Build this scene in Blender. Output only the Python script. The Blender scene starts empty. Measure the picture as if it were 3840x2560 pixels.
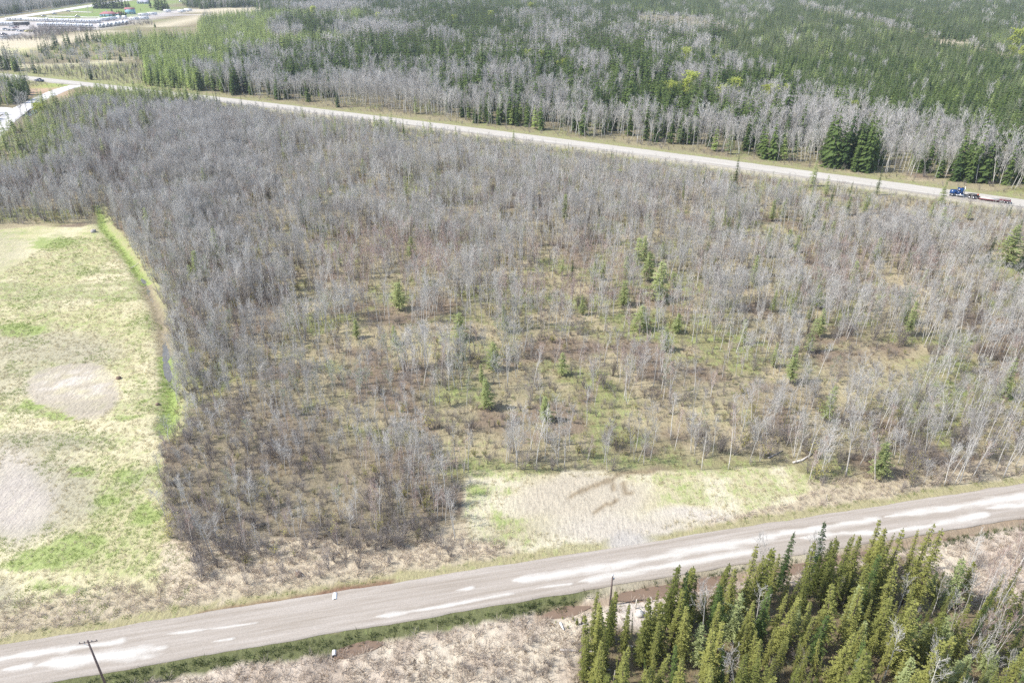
import bpy, math, random
import numpy as np
from mathutils import Vector, Matrix, Euler

# ------------------------------------------------------------------ camera, sky, sun, exposure
SC = bpy.context.scene
COL = SC.collection
CAM_H, CAM_P, CAM_F = 70.0, math.radians(28.5), 2713.0      # height, pitch below the horizon, focal length in photo pixels
cam_data = bpy.data.cameras.new('camera')
cam = bpy.data.objects.new('camera', cam_data)
COL.objects.link(cam)
cam.location = (0, 0, CAM_H)
cam.rotation_euler = (math.pi / 2 - CAM_P, 0, 0)
cam_data.sensor_width = 36
cam_data.lens = CAM_F / 3840 * 36
cam_data.clip_start, cam_data.clip_end = 0.5, 20000
SC.camera = cam

SUN_EL, SUN_DIR = math.radians(50), (-0.985, -0.17)         # sun stands to the left, a little behind the camera
SUN_AZ = math.atan2(SUN_DIR[0], SUN_DIR[1])
world = bpy.data.worlds.new('World')
SC.world = world
world.use_nodes = True
wn = world.node_tree
sky = wn.nodes.new('ShaderNodeTexSky')
sky.sky_type = 'NISHITA'
sky.sun_disc = False
sky.sun_elevation = SUN_EL
sky.sun_rotation = SUN_AZ
sky.air_density, sky.dust_density, sky.ozone_density = 1.0, 1.5, 1.0
bg = wn.nodes['Background']
bg.inputs['Strength'].default_value = 0.15
wn.links.new(sky.outputs[0], bg.inputs[0])
sun_data = bpy.data.lights.new('sun', 'SUN')
sun_data.energy = 3.7
sun_data.angle = math.radians(0.53)
sun_data.color = (1.0, 0.955, 0.89)
sun = bpy.data.objects.new('sun', sun_data)
COL.objects.link(sun)
sun.rotation_euler = Vector((SUN_DIR[0] * math.cos(SUN_EL), SUN_DIR[1] * math.cos(SUN_EL), math.sin(SUN_EL))).to_track_quat('Z', 'Y').to_euler()
vs = SC.view_settings
SC.display_settings.display_device = 'sRGB'
vs.view_transform, vs.look, vs.gamma, vs.exposure = 'Standard', 'None', 1.0, 0.66
SC.render.engine = 'CYCLES'
cy = SC.cycles
cy.max_bounces, cy.diffuse_bounces, cy.glossy_bounces = 4, 3, 2
cy.transmission_bounces, cy.volume_bounces, cy.transparent_max_bounces = 3, 0, 4
cy.caustics_reflective = cy.caustics_refractive = False
cy.use_denoising = False
SC.render.filter_size = 1.5

# ------------------------------------------------------------------ geometry of the view: photo pixel <-> ground
SP, CP = math.sin(CAM_P), math.cos(CAM_P)

def G(u, v, z=0.0):
    """photo pixel (3840 x 2560) -> point of the level z"""
    x, y = (np.asarray(u, float) - 1920) / CAM_F, (1280 - np.asarray(v, float)) / CAM_F
    t = (CAM_H - z) / (SP - CP * y)
    return x * t, (CP + SP * y) * t

def PX(x, y, z=0.0):
    x, y = np.asarray(x, float), np.asarray(y, float)
    dz = np.asarray(z, float) - CAM_H
    d = np.maximum(y * CP - dz * SP, 1e-3)
    return 1920 + CAM_F * x / d, 1280 - CAM_F * (y * SP + dz * CP) / d

def depth(x, y, z=0.0):
    return y * CP - (z - CAM_H) * SP

RS = np.random.RandomState(7)
random.seed(7)

def _hash(ix, iy, s):
    h = (ix.astype(np.int64) * 374761393 + iy.astype(np.int64) * 668265263 + s * 1442695041) & 0x7fffffff
    h = ((h ^ (h >> 13)) * 1274126177) & 0x7fffffff
    return ((h ^ (h >> 16)) & 0xffff) / 65535.0

def vn(x, y, s=0):
    x, y = np.asarray(x, float), np.asarray(y, float)
    ix, iy = np.floor(x), np.floor(y)
    fx, fy = x - ix, y - iy
    fx, fy = fx * fx * (3 - 2 * fx), fy * fy * (3 - 2 * fy)
    a, b = _hash(ix, iy, s), _hash(ix + 1, iy, s)
    c, d = _hash(ix, iy + 1, s), _hash(ix + 1, iy + 1, s)
    return (a * (1 - fx) + b * fx) * (1 - fy) + (c * (1 - fx) + d * fx) * fy

def fbm(x, y, s=0, o=4):
    r, a, t = 0, 0.5, 0
    for i in range(o):
        r = r + a * vn(x * 2 ** i, y * 2 ** i, s + i * 17)
        t += a
        a *= 0.5
    return r / t

def sstep(a, b, x):
    t = np.clip((x - a) / (b - a + 1e-9), 0, 1)
    return t * t * (3 - 2 * t)

def inpoly(u, v, poly):
    u, v = np.asarray(u, float), np.asarray(v, float)
    r = np.zeros(u.shape, bool)
    n = len(poly)
    for i in range(n):
        x0, y0 = poly[i]
        x1, y1 = poly[(i + 1) % n]
        if y0 == y1:
            continue
        c = ((y0 > v) != (y1 > v)) & (u < (x1 - x0) * (v - y0) / (y1 - y0) + x0)
        r ^= c
    return r

def dline(x, y, pts):
    """distance to a polyline and the position along it"""
    x, y = np.asarray(x, float), np.asarray(y, float)
    best, pos, acc = np.full(x.shape, 1e9), np.zeros(x.shape), 0.0
    for (ax, ay), (bx, by) in zip(pts[:-1], pts[1:]):
        dx, dy = bx - ax, by - ay
        L2 = dx * dx + dy * dy + 1e-12
        t = np.clip(((x - ax) * dx + (y - ay) * dy) / L2, 0, 1)
        d = np.hypot(x - ax - t * dx, y - ay - t * dy)
        m = d < best
        best = np.where(m, d, best)
        pos = np.where(m, acc + t * math.sqrt(L2), pos)
        acc += math.sqrt(L2)
    return best, pos

def wpoly(px):
    return [tuple(float(c) for c in G(u, v)) for u, v in px]

# ------------------------------------------------------------------ materials
MATS = {}

class NT:
    def __init__(self, name):
        self.m = bpy.data.materials.new(name)
        self.m.use_nodes = True
        self.t = self.m.node_tree
        self.b = self.t.nodes['Principled BSDF']
        self.out = self.t.nodes['Material Output']
        self.b.inputs['Specular IOR Level'].default_value = 0.2
        MATS[name] = self.m
    def n(self, typ, **kw):
        x = self.t.nodes.new(typ)
        for k, v in kw.items():
            if isinstance(k, str) and hasattr(x, k):
                setattr(x, k, v)
        return x
    def l(self, a, b):
        self.t.links.new(a, b)
    def noise(self, scale, detail=4, rough=0.6, vec=None):
        x = self.n('ShaderNodeTexNoise')
        x.inputs['Scale'].default_value, x.inputs['Detail'].default_value, x.inputs['Roughness'].default_value = scale, detail, rough
        if vec is not None:
            self.l(vec, x.inputs['Vector'])
        return x.outputs['Fac']
    def coord(self, scale=(1, 1, 1), which='Object', rot=0):
        tc = self.n('ShaderNodeTexCoord')
        mp = self.n('ShaderNodeMapping')
        mp.inputs['Scale'].default_value = scale
        mp.inputs['Rotation'].default_value = (0, 0, rot)
        self.l(tc.outputs[which], mp.inputs['Vector'])
        return mp.outputs[0]
    def ramp(self, fac, stops):
        r = self.n('ShaderNodeValToRGB')
        e = r.color_ramp.elements
        e[0].position, e[0].color = stops[0][0], (*stops[0][1], 1)
        e[1].position, e[1].color = stops[-1][0], (*stops[-1][1], 1)
        for p, c in stops[1:-1]:
            k = e.new(p)
            k.color = (*c, 1)
        self.l(fac, r.inputs[0])
        return r.outputs[0]
    def mix(self, fac, a, b, mode='MIX'):
        x = self.n('ShaderNodeMix', data_type='RGBA', blend_type=mode)
        for s, i in ((fac, 0), (a, 6), (b, 7)):
            if isinstance(s, (int, float)):
                x.inputs[i].default_value = s
            elif isinstance(s, tuple):
                x.inputs[i].default_value = (*s, 1)
            else:
                self.l(s, x.inputs[i])
        return x.outputs[2]
    def mapr(self, v, a, b, c=0.0, d=1.0):
        x = self.n('ShaderNodeMapRange')
        self.l(v, x.inputs[0])
        for i, k in enumerate((a, b, c, d)):
            x.inputs[i + 1].default_value = k
        return x.outputs[0]
    def math(self, op, a, b=None):
        x = self.n('ShaderNodeMath', operation=op)
        for i, s in enumerate((a, b)):
            if s is None:
                continue
            if isinstance(s, (int, float)):
                x.inputs[i].default_value = s
            else:
                self.l(s, x.inputs[i])
        return x.outputs[0]
    def bump(self, h, strength=0.5, dist=0.1):
        x = self.n('ShaderNodeBump')
        x.inputs['Strength'].default_value, x.inputs['Distance'].default_value = strength, dist
        self.l(h, x.inputs['Height'])
        self.l(x.outputs[0], self.b.inputs['Normal'])
    def attr(self, name):
        x = self.n('ShaderNodeAttribute')
        x.attribute_name = name
        return x

def flat(name, col, rough=0.6, metal=0.0, var=0.12, scale=3.0, spec=0.3, rnd=0.0):
    k = NT(name)
    f = k.noise(scale, 4, 0.6, k.coord())
    c = k.mix(f, tuple(x * (1 - var) for x in col), tuple(min(1, x * (1 + var)) for x in col))
    if rnd:
        oi = k.n('ShaderNodeObjectInfo')
        c = k.mix(k.mapr(oi.outputs['Random'], 0, 1, 0, rnd), c, tuple(x * 0.45 for x in col))
    k.l(c, k.b.inputs['Base Color'])
    k.b.inputs['Roughness'].default_value = rough
    k.b.inputs['Metallic'].default_value = metal
    k.b.inputs['Specular IOR Level'].default_value = spec
    return k.m

def leafy(name, dark, light, trans=0.3, scale=1.2, rough=0.8):
    """foliage or twigs: colour drifts from plant to plant and from clump to clump"""
    k = NT(name)
    oi = k.n('ShaderNodeObjectInfo')
    f = k.noise(scale, 3, 0.6, k.coord())
    pt = k.noise(0.085, 3, 0.55, oi.outputs['Location'])
    s = k.math('ADD', k.math('MULTIPLY', oi.outputs['Random'], 0.5), k.math('ADD', k.math('MULTIPLY', k.mapr(f, 0.3, 0.7), 0.3), k.mapr(pt, 0.35, 0.65, -0.25, 0.45)))
    c = k.mix(s, dark, light)
    k.l(c, k.b.inputs['Base Color'])
    k.b.inputs['Roughness'].default_value = rough
    k.b.inputs['Specular IOR Level'].default_value = 0.1
    if trans:
        tr = k.n('ShaderNodeBsdfTranslucent')
        k.l(k.mix(0.35, c, tuple(min(1, x * 1.4) for x in light)), tr.inputs[0])
        ms = k.n('ShaderNodeMixShader')
        ms.inputs[0].default_value = trans
        k.l(k.b.outputs[0], ms.inputs[1])
        k.l(tr.outputs[0], ms.inputs[2])
        k.l(ms.outputs[0], k.out.inputs[0])
    return k.m

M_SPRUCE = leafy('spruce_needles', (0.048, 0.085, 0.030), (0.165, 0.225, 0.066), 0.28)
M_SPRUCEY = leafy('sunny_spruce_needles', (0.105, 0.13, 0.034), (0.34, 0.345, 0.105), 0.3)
M_LARCH = leafy('larch_needles', (0.31, 0.36, 0.16), (0.48, 0.53, 0.26), 0.5)
M_LARCHG = leafy('grey_larch_needles', (0.19, 0.24, 0.13), (0.32, 0.37, 0.20), 0.4)
M_LARCHF = leafy('stand_larch_needles', (0.29, 0.37, 0.13), (0.48, 0.56, 0.22), 0.5)
M_LEAF = leafy('new_aspen_leaves', (0.40, 0.46, 0.10), (0.58, 0.62, 0.18), 0.5)
M_BUD = leafy('willow_buds', (0.40, 0.38, 0.12), (0.56, 0.52, 0.19), 0.4)
M_ASPTW = leafy('aspen_twigs', (0.36, 0.34, 0.315), (0.62, 0.60, 0.56), 0.0)
M_ASPBK = leafy('aspen_bark', (0.42, 0.40, 0.365), (0.72, 0.69, 0.63), 0.0, 0.8)
M_BIRTW = leafy('birch_twigs', (0.34, 0.24, 0.21), (0.52, 0.40, 0.35), 0.0)
M_BIRBK = leafy('birch_bark', (0.55, 0.50, 0.45), (0.78, 0.74, 0.69), 0.0, 0.9)
M_SHRTW = leafy('alder_twigs', (0.19, 0.165, 0.15), (0.44, 0.395, 0.36), 0.0)
M_BARK = flat('dark_bark', (0.11, 0.085, 0.07), 0.9, var=0.35, scale=6)
M_SNAG = flat('weathered_wood', (0.40, 0.37, 0.34), 0.9, var=0.3, scale=5)
M_BURNT = flat('dark_dead_wood', (0.095, 0.078, 0.07), 0.9, var=0.35, scale=5)
M_STRAW = leafy('straw_blades', (0.42, 0.37, 0.24), (0.62, 0.56, 0.39), 0.3)
M_TAN = leafy('marsh_straw', (0.40, 0.335, 0.27), (0.62, 0.54, 0.45), 0.25)
M_GRASS = leafy('green_blades', (0.17, 0.23, 0.065), (0.34, 0.40, 0.14), 0.35)
M_DKGRASS = leafy('dark_green_blades', (0.045, 0.075, 0.022), (0.14, 0.165, 0.06), 0.25)
M_BROWN = leafy('brown_litter_blades', (0.16, 0.115, 0.08), (0.34, 0.26, 0.17), 0.2)

# ------------------------------------------------------------------ mesh helpers
def mesh(name, V, F, mats=(), midx=None, smooth=False):
    me = bpy.data.meshes.new(name)
    V = np.asarray(V, np.float32).reshape(-1, 3)
    me.vertices.add(len(V))
    me.vertices.foreach_set('co', V.ravel())
    if isinstance(F, np.ndarray):
        n, k = F.shape
        me.loops.add(n * k)
        me.polygons.add(n)
        me.loops.foreach_set('vertex_index', F.ravel().astype(np.int32))
        me.polygons.foreach_set('loop_start', np.arange(0, n * k, k, dtype=np.int32))
    else:
        ln = np.array([len(f) for f in F], np.int32)
        fl = np.array([i for f in F for i in f], np.int32)
        me.loops.add(len(fl))
        me.polygons.add(len(F))
        me.loops.foreach_set('vertex_index', fl)
        me.polygons.foreach_set('loop_start', np.concatenate(([0], np.cumsum(ln)[:-1])).astype(np.int32))
    for m in mats:
        me.materials.append(m)
    if midx is not None:
        me.polygons.foreach_set('material_index', np.asarray(midx, np.int32))
    if smooth:
        me.polygons.foreach_set('use_smooth', np.ones(len(me.polygons), bool))
    me.update(calc_edges=True)
    me.validate()
    return me

class MB:
    """collects boxes, tubes, blades; several materials"""
    def __init__(self):
        self.V, self.F, self.I = [], [], []
    def add(self, V, F, mi=0):
        o = len(self.V)
        self.V += [tuple(v) for v in V]
        self.F += [tuple(i + o for i in f) for f in F]
        self.I += [mi] * len(F)
        return self
    def box(self, c, s, mi=0, taper=(1, 1), rz=0.0):
        x, y, z = s[0] / 2, s[1] / 2, s[2] / 2
        tx, ty = taper
        V = [(-x, -y, -z), (x, -y, -z), (x, y, -z), (-x, y, -z), (-x * tx, -y * ty, z), (x * tx, -y * ty, z), (x * tx, y * ty, z), (-x * tx, y * ty, z)]
        ca, sa = math.cos(rz), math.sin(rz)
        V = [(a * ca - b * sa + c[0], a * sa + b * ca + c[1], d + c[2]) for a, b, d in V]
        return self.add(V, [(0, 3, 2, 1), (4, 5, 6, 7), (0, 1, 5, 4), (1, 2, 6, 5), (2, 3, 7, 6), (3, 0, 4, 7)], mi)
    def prism(self, prof, w, mi=0, axis='y', c=0.0):
        """profile in x,z extruded across y"""
        n = len(prof)
        V = [(a, c - w / 2, b) for a, b in prof] + [(a, c + w / 2, b) for a, b in prof]
        F = [tuple(range(n)), tuple(range(2 * n - 1, n - 1, -1))] + [(i, i + n, (i + 1) % n + n, (i + 1) % n) for i in range(n)]
        return self.add(V, F, mi)
    def tube(self, pts, rad, n=4, mi=0, cap=True):
        pts = [Vector(p) for p in pts]
        V, F = [], []
        for i, p in enumerate(pts):
            d = (pts[min(i + 1, len(pts) - 1)] - pts[max(i - 1, 0)])
            d = d.normalized() if d.length > 1e-9 else Vector((0, 0, 1))
            a = d.orthogonal().normalized()
            b = d.cross(a)
            for k in range(n):
                t = 2 * math.pi * k / n
                V.append(p + (a * math.cos(t) + b * math.sin(t)) * rad[i])
        for i in range(len(pts) - 1):
            for k in range(n):
                F.append((i * n + k, i * n + (k + 1) % n, (i + 1) * n + (k + 1) % n, (i + 1) * n + k))
        if cap and n > 2:
            F.append(tuple(range(n - 1, -1, -1)))
            F.append(tuple(range((len(pts) - 1) * n, len(pts) * n)))
        return self.add(V, F, mi)
    def cyl(self, c, r, h, axis='z', n=10, mi=0):
        a = {'x': Vector((1, 0, 0)), 'y': Vector((0, 1, 0)), 'z': Vector((0, 0, 1))}[axis] * h / 2
        c = Vector(c)
        return self.tube([c - a, c + a], [r, r], n, mi)
    def tri(self, a, b, c, mi=0):
        return self.add([a, b, c], [(0, 1, 2)], mi)
    def quad(self, a, b, c, d, mi=0):
        return self.add([a, b, c, d], [(0, 1, 2, 3)], mi)
    def mesh(self, name, *mats, smooth=False):
        return mesh(name, self.V, self.F, mats, self.I, smooth)
    def join(self, o, shift=0):
        off = len(self.V)
        self.V += o.V
        self.F += [tuple(i + off for i in f) for f in o.F]
        self.I += [i + shift for i in o.I]
        return self

def link(name, data, parent=None, loc=None, rot=None, scl=None):
    o = bpy.data.objects.new(name, data)
    COL.objects.link(o)
    if parent is not None:
        o.parent = parent
    if loc is not None:
        o.location = loc
    if rot is not None:
        o.rotation_euler = rot
    if scl is not None:
        o.scale = scl if hasattr(scl, '__len__') else (scl,) * 3
    return o

def tag(o, label=None, cat=None, group=None, kind=None):
    for k, v in (('label', label), ('category', cat), ('group', group), ('kind', kind)):
        if v:
            o[k] = v
    return o

def thing(name, label, cat, loc=(0, 0, 0), rz=0.0, group=None, scl=None, rot=None):
    return tag(link(name, None, None, loc, rot or (0, 0, rz), scl), label, cat, group)

# ------------------------------------------------------------------ lines of the place, read off the photograph
K = 3840 / 2352
up = [(0, 1475), (400, 1418), (800, 1360), (1000, 1325), (1200, 1290), (1500, 1240), (1700, 1205), (2000, 1160), (2352, 1113)]
lo = [(0, 1590), (110, 1568), (400, 1515), (700, 1465), (900, 1430), (1300, 1365), (1700, 1300), (2000, 1242), (2352, 1190)]
UPX, UPY = G([a * K for a, b in up], [b * K for a, b in up])
LOX, LOY = G([a * K for a, b in lo], [b * K for a, b in lo])
pu, pl = np.polyfit(UPX, UPY, 2), np.polyfit(LOX, LOY, 2)

def ext(p, x, a=-62, b=80):
    x = np.asarray(x, float)
    c = np.clip(x, a, b)
    return np.polyval(p, c) + np.polyval(np.polyder(p), c) * (x - c)

def near_up(x): return ext(pu, x)
def near_lo(x): return ext(pl, x)

far_px = [(122, 296), (245, 312), (367, 322), (531, 341), (633, 351), (816, 369), (939, 380), (1062, 402), (1246, 427), (1368, 439), (1572, 465),
          (1776, 492), (1920, 509), (2124, 535), (2328, 563), (2532, 588), (2736, 614), (2880, 634), (3084, 664), (3288, 692), (3492, 718), (3696, 744), (3840, 762)]
FX, FY = G([a for a, b in far_px], [b for a, b in far_px])
pf = np.polyfit(FX, FY, 2, w=1 / FY)

def far_c(x): return ext(pf, x, -260, 165)
def far_slope(x): return (far_c(x + 1) - far_c(x - 1)) / 2
FAR_HW = 5.2
side_line = wpoly([(-160, 640), (-60, 535), (8, 468), (51, 428), (105, 394), (170, 362), (230, 337), (285, 322)])
pad_line = wpoly([(-80, 408), (0, 413), (45, 425)])
field_ditch = wpoly([(362, 770), (375, 805), (385, 850), (420, 890), (460, 940), (490, 985), (515, 1020), (535, 1045), (550, 1070), (557, 1100), (575, 1130), (590, 1165), (605, 1215), (610, 1260),
                     (618, 1300), (622, 1360), (632, 1420), (635, 1500), (633, 1570), (622, 1610)])
north_ditch = wpoly([(760, 2318), (900, 2293), (1060, 2270), (1200, 2243), (1260, 2222), (1340, 2213), (1450, 2200)])
south_ditch = wpoly([(2020, 2303), (2220, 2262), (2300, 2238), (2460, 2208), (2600, 2184), (2760, 2160), (2900, 2136), (3060, 2108), (3220, 2066), (3400, 2030), (3560, 1998), (3700, 1970), (3840, 1942), (4100, 1890)])
marsh_pool = wpoly([(1250, 2470), (1268, 2445), (1330, 2425), (1400, 2408), (1445, 2400)])
side_ditch = wpoly([(70, 450), (110, 425), (150, 405)])

def H(x, y):
    """height of the ground"""
    x, y = np.asarray(x, float), np.asarray(y, float)
    h = 0.35 * (fbm(x / 23, y / 23, 3, 3) - 0.5) + 0.16 * (fbm(x / 2.3, y / 2.3, 5, 2) - 0.5)
    r = np.maximum(near_lo(x) - y, y - near_up(x))              # >0 outside the near road
    h = np.where(r < 8, h * sstep(0, 8, r) - 0.05 * (1 - sstep(0, 3, r)), h)
    f = np.abs(y - far_c(x)) / np.sqrt(1 + far_slope(x) ** 2) - FAR_HW
    h = np.where(f < 8, h * sstep(0, 8, f) - 0.05 * (1 - sstep(0, 3, f)), h)
    for ln, w, dp in ((field_ditch, 1.5, 0.75), (north_ditch, 1.5, 0.55), (south_ditch, 1.7, 0.55), (marsh_pool, 1.3, 0.5), (side_ditch, 2.5, 0.7)):
        xs, ys = [p[0] for p in ln], [p[1] for p in ln]
        m = (x > min(xs) - 6) & (x < max(xs) + 6) & (y > min(ys) - 6) & (y < max(ys) + 6)
        if m.any():
            d, _ = dline(x[m] if x.ndim else x, y[m] if y.ndim else y, ln)
            k = -dp * np.exp(-(d / w) ** 2) * (sstep(0, 1.3, r[m]) if x.ndim else 1)
            if x.ndim:
                h[m] += k
            else:
                h = h + k
    return h

def Hs(x, y):
    return float(H(np.array([x]), np.array([y]))[0])

def P3(u, v, dz=0.0):
    x, y = (float(c) for c in G(u, v))
    return (x, y, Hs(x, y) + dz)

# ------------------------------------------------------------------ zones, in photo pixels
Z_FIELD = [(-900, 870), (0, 858), (150, 850), (300, 848), (375, 832), (420, 890), (460, 940), (490, 985), (515, 1020), (550, 1070), (575, 1130), (605, 1215), (618, 1300), (630, 1420),
           (633, 1570), (600, 1650), (605, 1750), (618, 1900), (640, 2020), (690, 2075), (735, 2110), (750, 2190), (640, 2300), (400, 2345), (0, 2395), (-900, 2500)]
Z_CLEAR = [(1752, 1775), (2050, 1772), (2300, 1772), (2600, 1762), (2800, 1755), (2975, 1748), (3045, 1830), (2960, 1885), (2700, 1945), (2480, 2010), (2450, 2040), (2270, 2075), (2100, 2075), (1900, 2060), (1760, 2030), (1735, 1900)]
Z_TANF = [(-600, 175), (0, 152), (150, 143), (400, 116), (560, 93), (700, 62), (780, 32), (960, 28), (1010, 40), (960, 56), (760, 78), (560, 106), (380, 135), (330, 152), (180, 182), (100, 208), (0, 218), (-600, 240)]
Z_TAN2 = [(-600, 262), (0, 240), (150, 243), (330, 232), (450, 224), (520, 205), (525, 216), (470, 238), (300, 248), (120, 256), (0, 258), (-600, 280)]
Z_LOT = [(-600, 130), (0, 96), (150, 66), (240, 70), (330, 72), (420, 66), (500, 58), (600, 46), (690, 36), (745, 36), (700, 55), (600, 72), (500, 92), (410, 112), (330, 118), (130, 110), (110, 140), (0, 152), (-600, 170)]
Z_LAWN = [(170, 64), (260, 40), (345, 26), (360, 10), (560, 2), (720, 1), (650, 20), (590, 44), (505, 56), (430, 66), (330, 68), (240, 68)]
MUD1 = [(2450, 1768), (2389, 1768), (2320, 1774), (2296, 1794), (2259, 1811), (2206, 1831), (2140, 1864)]
MUD2 = [(2291, 1815), (2312, 1851), (2316, 1876), (2275, 1896), (2230, 1919)]
MUD3 = [(2330, 1806), (2345, 1845), (2380, 1856)]
P_BARE1 = [(135, 1378), (228, 1366), (347, 1357), (408, 1382), (433, 1419), (441, 1476), (428, 1525), (355, 1574), (286, 1566), (220, 1541), (139, 1513), (102, 1492), (102, 1423)]

def ell(u, v, cu, cv, ru, rv, soft=0.35):
    d = np.hypot((u - cu) / ru, (v - cv) / rv)
    return 1 - sstep(1 - soft, 1 + soft, d)

# ------------------------------------------------------------------ ground: one sheet to the horizon
def build_ground():
    def grow(a, n, st, g):
        r = [a]
        for _ in range(n):
            st *= g
            r.append(r[-1] + st)
        return r
    xs = np.arange(-125, 125.1, 0.8)
    right = grow(125, 52, 0.8, 1.13)
    xs = np.array([-x for x in right[:0:-1]] + list(xs) + right[1:])
    ys = np.concatenate((-np.array(grow(-40, 20, 1.5, 1.4)[:0:-1]), np.arange(40, 190, 0.8), np.array(grow(190, 160, 0.8, 1.02)), ))
    ys = np.concatenate((ys, np.array(grow(ys[-1], 22, 25, 1.3)[1:])))
    nx, ny = len(xs), len(ys)
    X, Y = np.meshgrid(xs, ys)
    x, y = X.ravel(), Y.ravel()
    z = H(x, y)
    lim = sstep(1500, 2500, np.hypot(x, y))
    z = z * (1 - lim)
    i = np.arange(nx * ny).reshape(ny, nx)
    F = np.stack((i[:-1, :-1].ravel(), i[:-1, 1:].ravel(), i[1:, 1:].ravel(), i[1:, :-1].ravel()), 1)
    u, v = PX(x, y)
    front = y > 20
    wu = u + (fbm(x / 6, y / 6, 40) - 0.5) * 9000 / np.maximum(depth(x, y), 40)
    wv = v + (fbm(x / 6, y / 6, 41) - 0.5) * 4500 / np.maximum(depth(x, y), 40)
    n1, n2, n3 = fbm(x / 14, y / 14, 50), fbm(x / 5, y / 5, 51), fbm(x / 40, y / 40, 52)
    C = np.zeros((len(x), 3))
    gr = np.zeros(len(x))
    def put(mask, col, g=None):
        m = np.asarray(mask, float)[:, None]
        C[:] = C * (1 - m) + np.array(col) * m
        if g is not None:
            gr[:] = gr * (1 - m[:, 0]) + g * m[:, 0]
    # forest floor: straw litter, moss, brown leaf
    put(np.ones(len(x)), (0.29, 0.255, 0.165), 0.35)
    put(sstep(0.42, 0.62, n1), (0.235, 0.225, 0.115), 0.5)
    put(sstep(0.5, 0.68, n2), (0.36, 0.31, 0.205), 0.2)
    put(sstep(0.55, 0.7, fbm(x / 9, y / 9, 53)), (0.215, 0.17, 0.125), 0.1)
    far = (v < 640) & front
    put(far * 0.5, (0.22, 0.20, 0.12))
    # tan openings inside the wood
    for cu, cv, ru, rv in ((1050, 800, 150, 35), (1150, 1330, 120, 40), (1450, 1260, 200, 40), (1650, 1310, 150, 40), (2000, 1040, 130, 30), (2900, 880, 140, 35), (3150, 1480, 180, 45), (1800, 1680, 160, 60), (2550, 1560, 250, 60), (3300, 1380, 160, 50), (1300, 980, 120, 30), (980, 990, 80, 25), (1150, 1900, 150, 40)):
        put(ell(wu, wv, cu, cv, ru, rv, 0.6) * 0.65, (0.37, 0.325, 0.20), 0.42)
    for cu, cv, ru, rv in ((1650, 700, 160, 40), (1900, 1760, 200, 30), (2300, 1730, 140, 25), (3500, 1500, 150, 50), (1400, 1640, 150, 40), (900, 1850, 120, 60), (1700, 1480, 120, 40)):
        put(ell(wu, wv, cu, cv, ru, rv, 0.6) * 0.7, (0.23, 0.235, 0.11), 0.55)
    put(inpoly(wu, wv, [(600, 1560), (1000, 1450), (1400, 1650), (1720, 1800), (1720, 2040), (1300, 2080), (700, 2080), (610, 1900)]) * .65 * front, (0.20, 0.17, 0.125), .2)
    # verges of the far road
    fd = (y - far_c(x)) / np.sqrt(1 + far_slope(x) ** 2)
    put((1 - sstep(4, 7, np.abs(fd + 0.5) - FAR_HW)) * front * (x > -340), (0.27, 0.25, 0.145), 0.5)
    put(sstep(-9.5, -8.3, fd) * (fd < 0) * (x > -120) * front * 0.6, (0.50, 0.46, 0.38), 0.1)
    # hay field
    fld = inpoly(wu * 0.5 + u * 0.5, wv * 0.5 + v * 0.5, Z_FIELD) & front
    put(fld, (0.475, 0.44, 0.265), 0.52)
    put(fld * sstep(0.45, 0.65, n1), (0.55, 0.505, 0.335), 0.4)
    put(fld * sstep(0.5, 0.7, fbm(x / 11 + 9, y / 5, 57)), (0.40, 0.385, 0.235), 0.55)
    for cu, cv, ru, rv, a in ((-10, 940, 110, 75, 0.45), (120, 1300, 330, 60, 0.75), (60, 1420, 130, 70, 0.5), (330, 1330, 120, 45, 0.6), (120, 1660, 240, 40, 0.8), (230, 1850, 130, 140, 0.85), (60, 1850, 150, 170, 0.9), (0, 2230, 60, 70, 0.8), (500, 1800, 60, 30, 0.4)):
        put(fld * ell(wu, wv, cu, cv, ru, rv, 0.5) * a, (0.36, 0.335, 0.25), 0.3)
    for cu, cv, ru, rv, g in ((130, 2110, 150, 35, 1.0), (330, 2030, 130, 45, 0.95), (220, 2070, 180, 40, 0.9), (560, 1930, 55, 45, 1.0), (400, 1880, 90, 40, 0.75), (480, 1790, 90, 35, 0.75), (300, 1760, 70, 25, 0.8), (90, 1235, 110, 28, 0.95), (200, 910, 120, 28, 0.8),
                              (430, 2250, 120, 30, 0.75), (250, 2200, 160, 40, 0.7), (130, 1520, 60, 22, 1.0), (210, 1556, 70, 16, 1.0), (470, 1560, 80, 20, 0.7), (300, 930, 90, 20, 0.6), (330, 1230, 200, 25, 0.55), (150, 1030, 160, 25, 0.5), (520, 1420, 70, 40, 0.55), (420, 1650, 200, 30, 0.55)):
        m = fld * ell(wu, wv, cu, cv, ru, rv, 0.7)
        gr[:] = np.maximum(gr, m * g)
    b1 = inpoly(wu * 0.8 + u * 0.2, wv * 0.8 + v * 0.2, P_BARE1) * (.55 + .45 * sstep(.35, .55, fbm(x / 1.7, y / 1.7, 64)))
    put(b1 * 0.85, (0.385, 0.34, 0.28), 0.0)
    put(ell(wu, wv, 270, 1440, 130, 50, 0.6) * b1 * sstep(.4, .6, fbm(x / 2.2 + y / 5, y / 1.1 - x / 4, 59)) * .9, (0.55, 0.505, 0.45), 0.0)
    put(ell(wu, wv, 60, 1880, 130, 130, 0.5) * fld, (0.42, 0.38, 0.335), 0.0)
    put(ell(wu, wv, 90, 1900, 80, 60, 0.6) * sstep(.4, .6, fbm(x / 1.2, y / 3, 63)) * fld, (0.47, 0.425, 0.36), 0.0)
    put(ell(wu, wv, 30, 1730, 80, 50, 0.6) * fld * 0.7, (0.47, 0.425, 0.37), 0.0)
    # bank of the field ditch
    dd, dp = dline(x, y, field_ditch)
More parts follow.
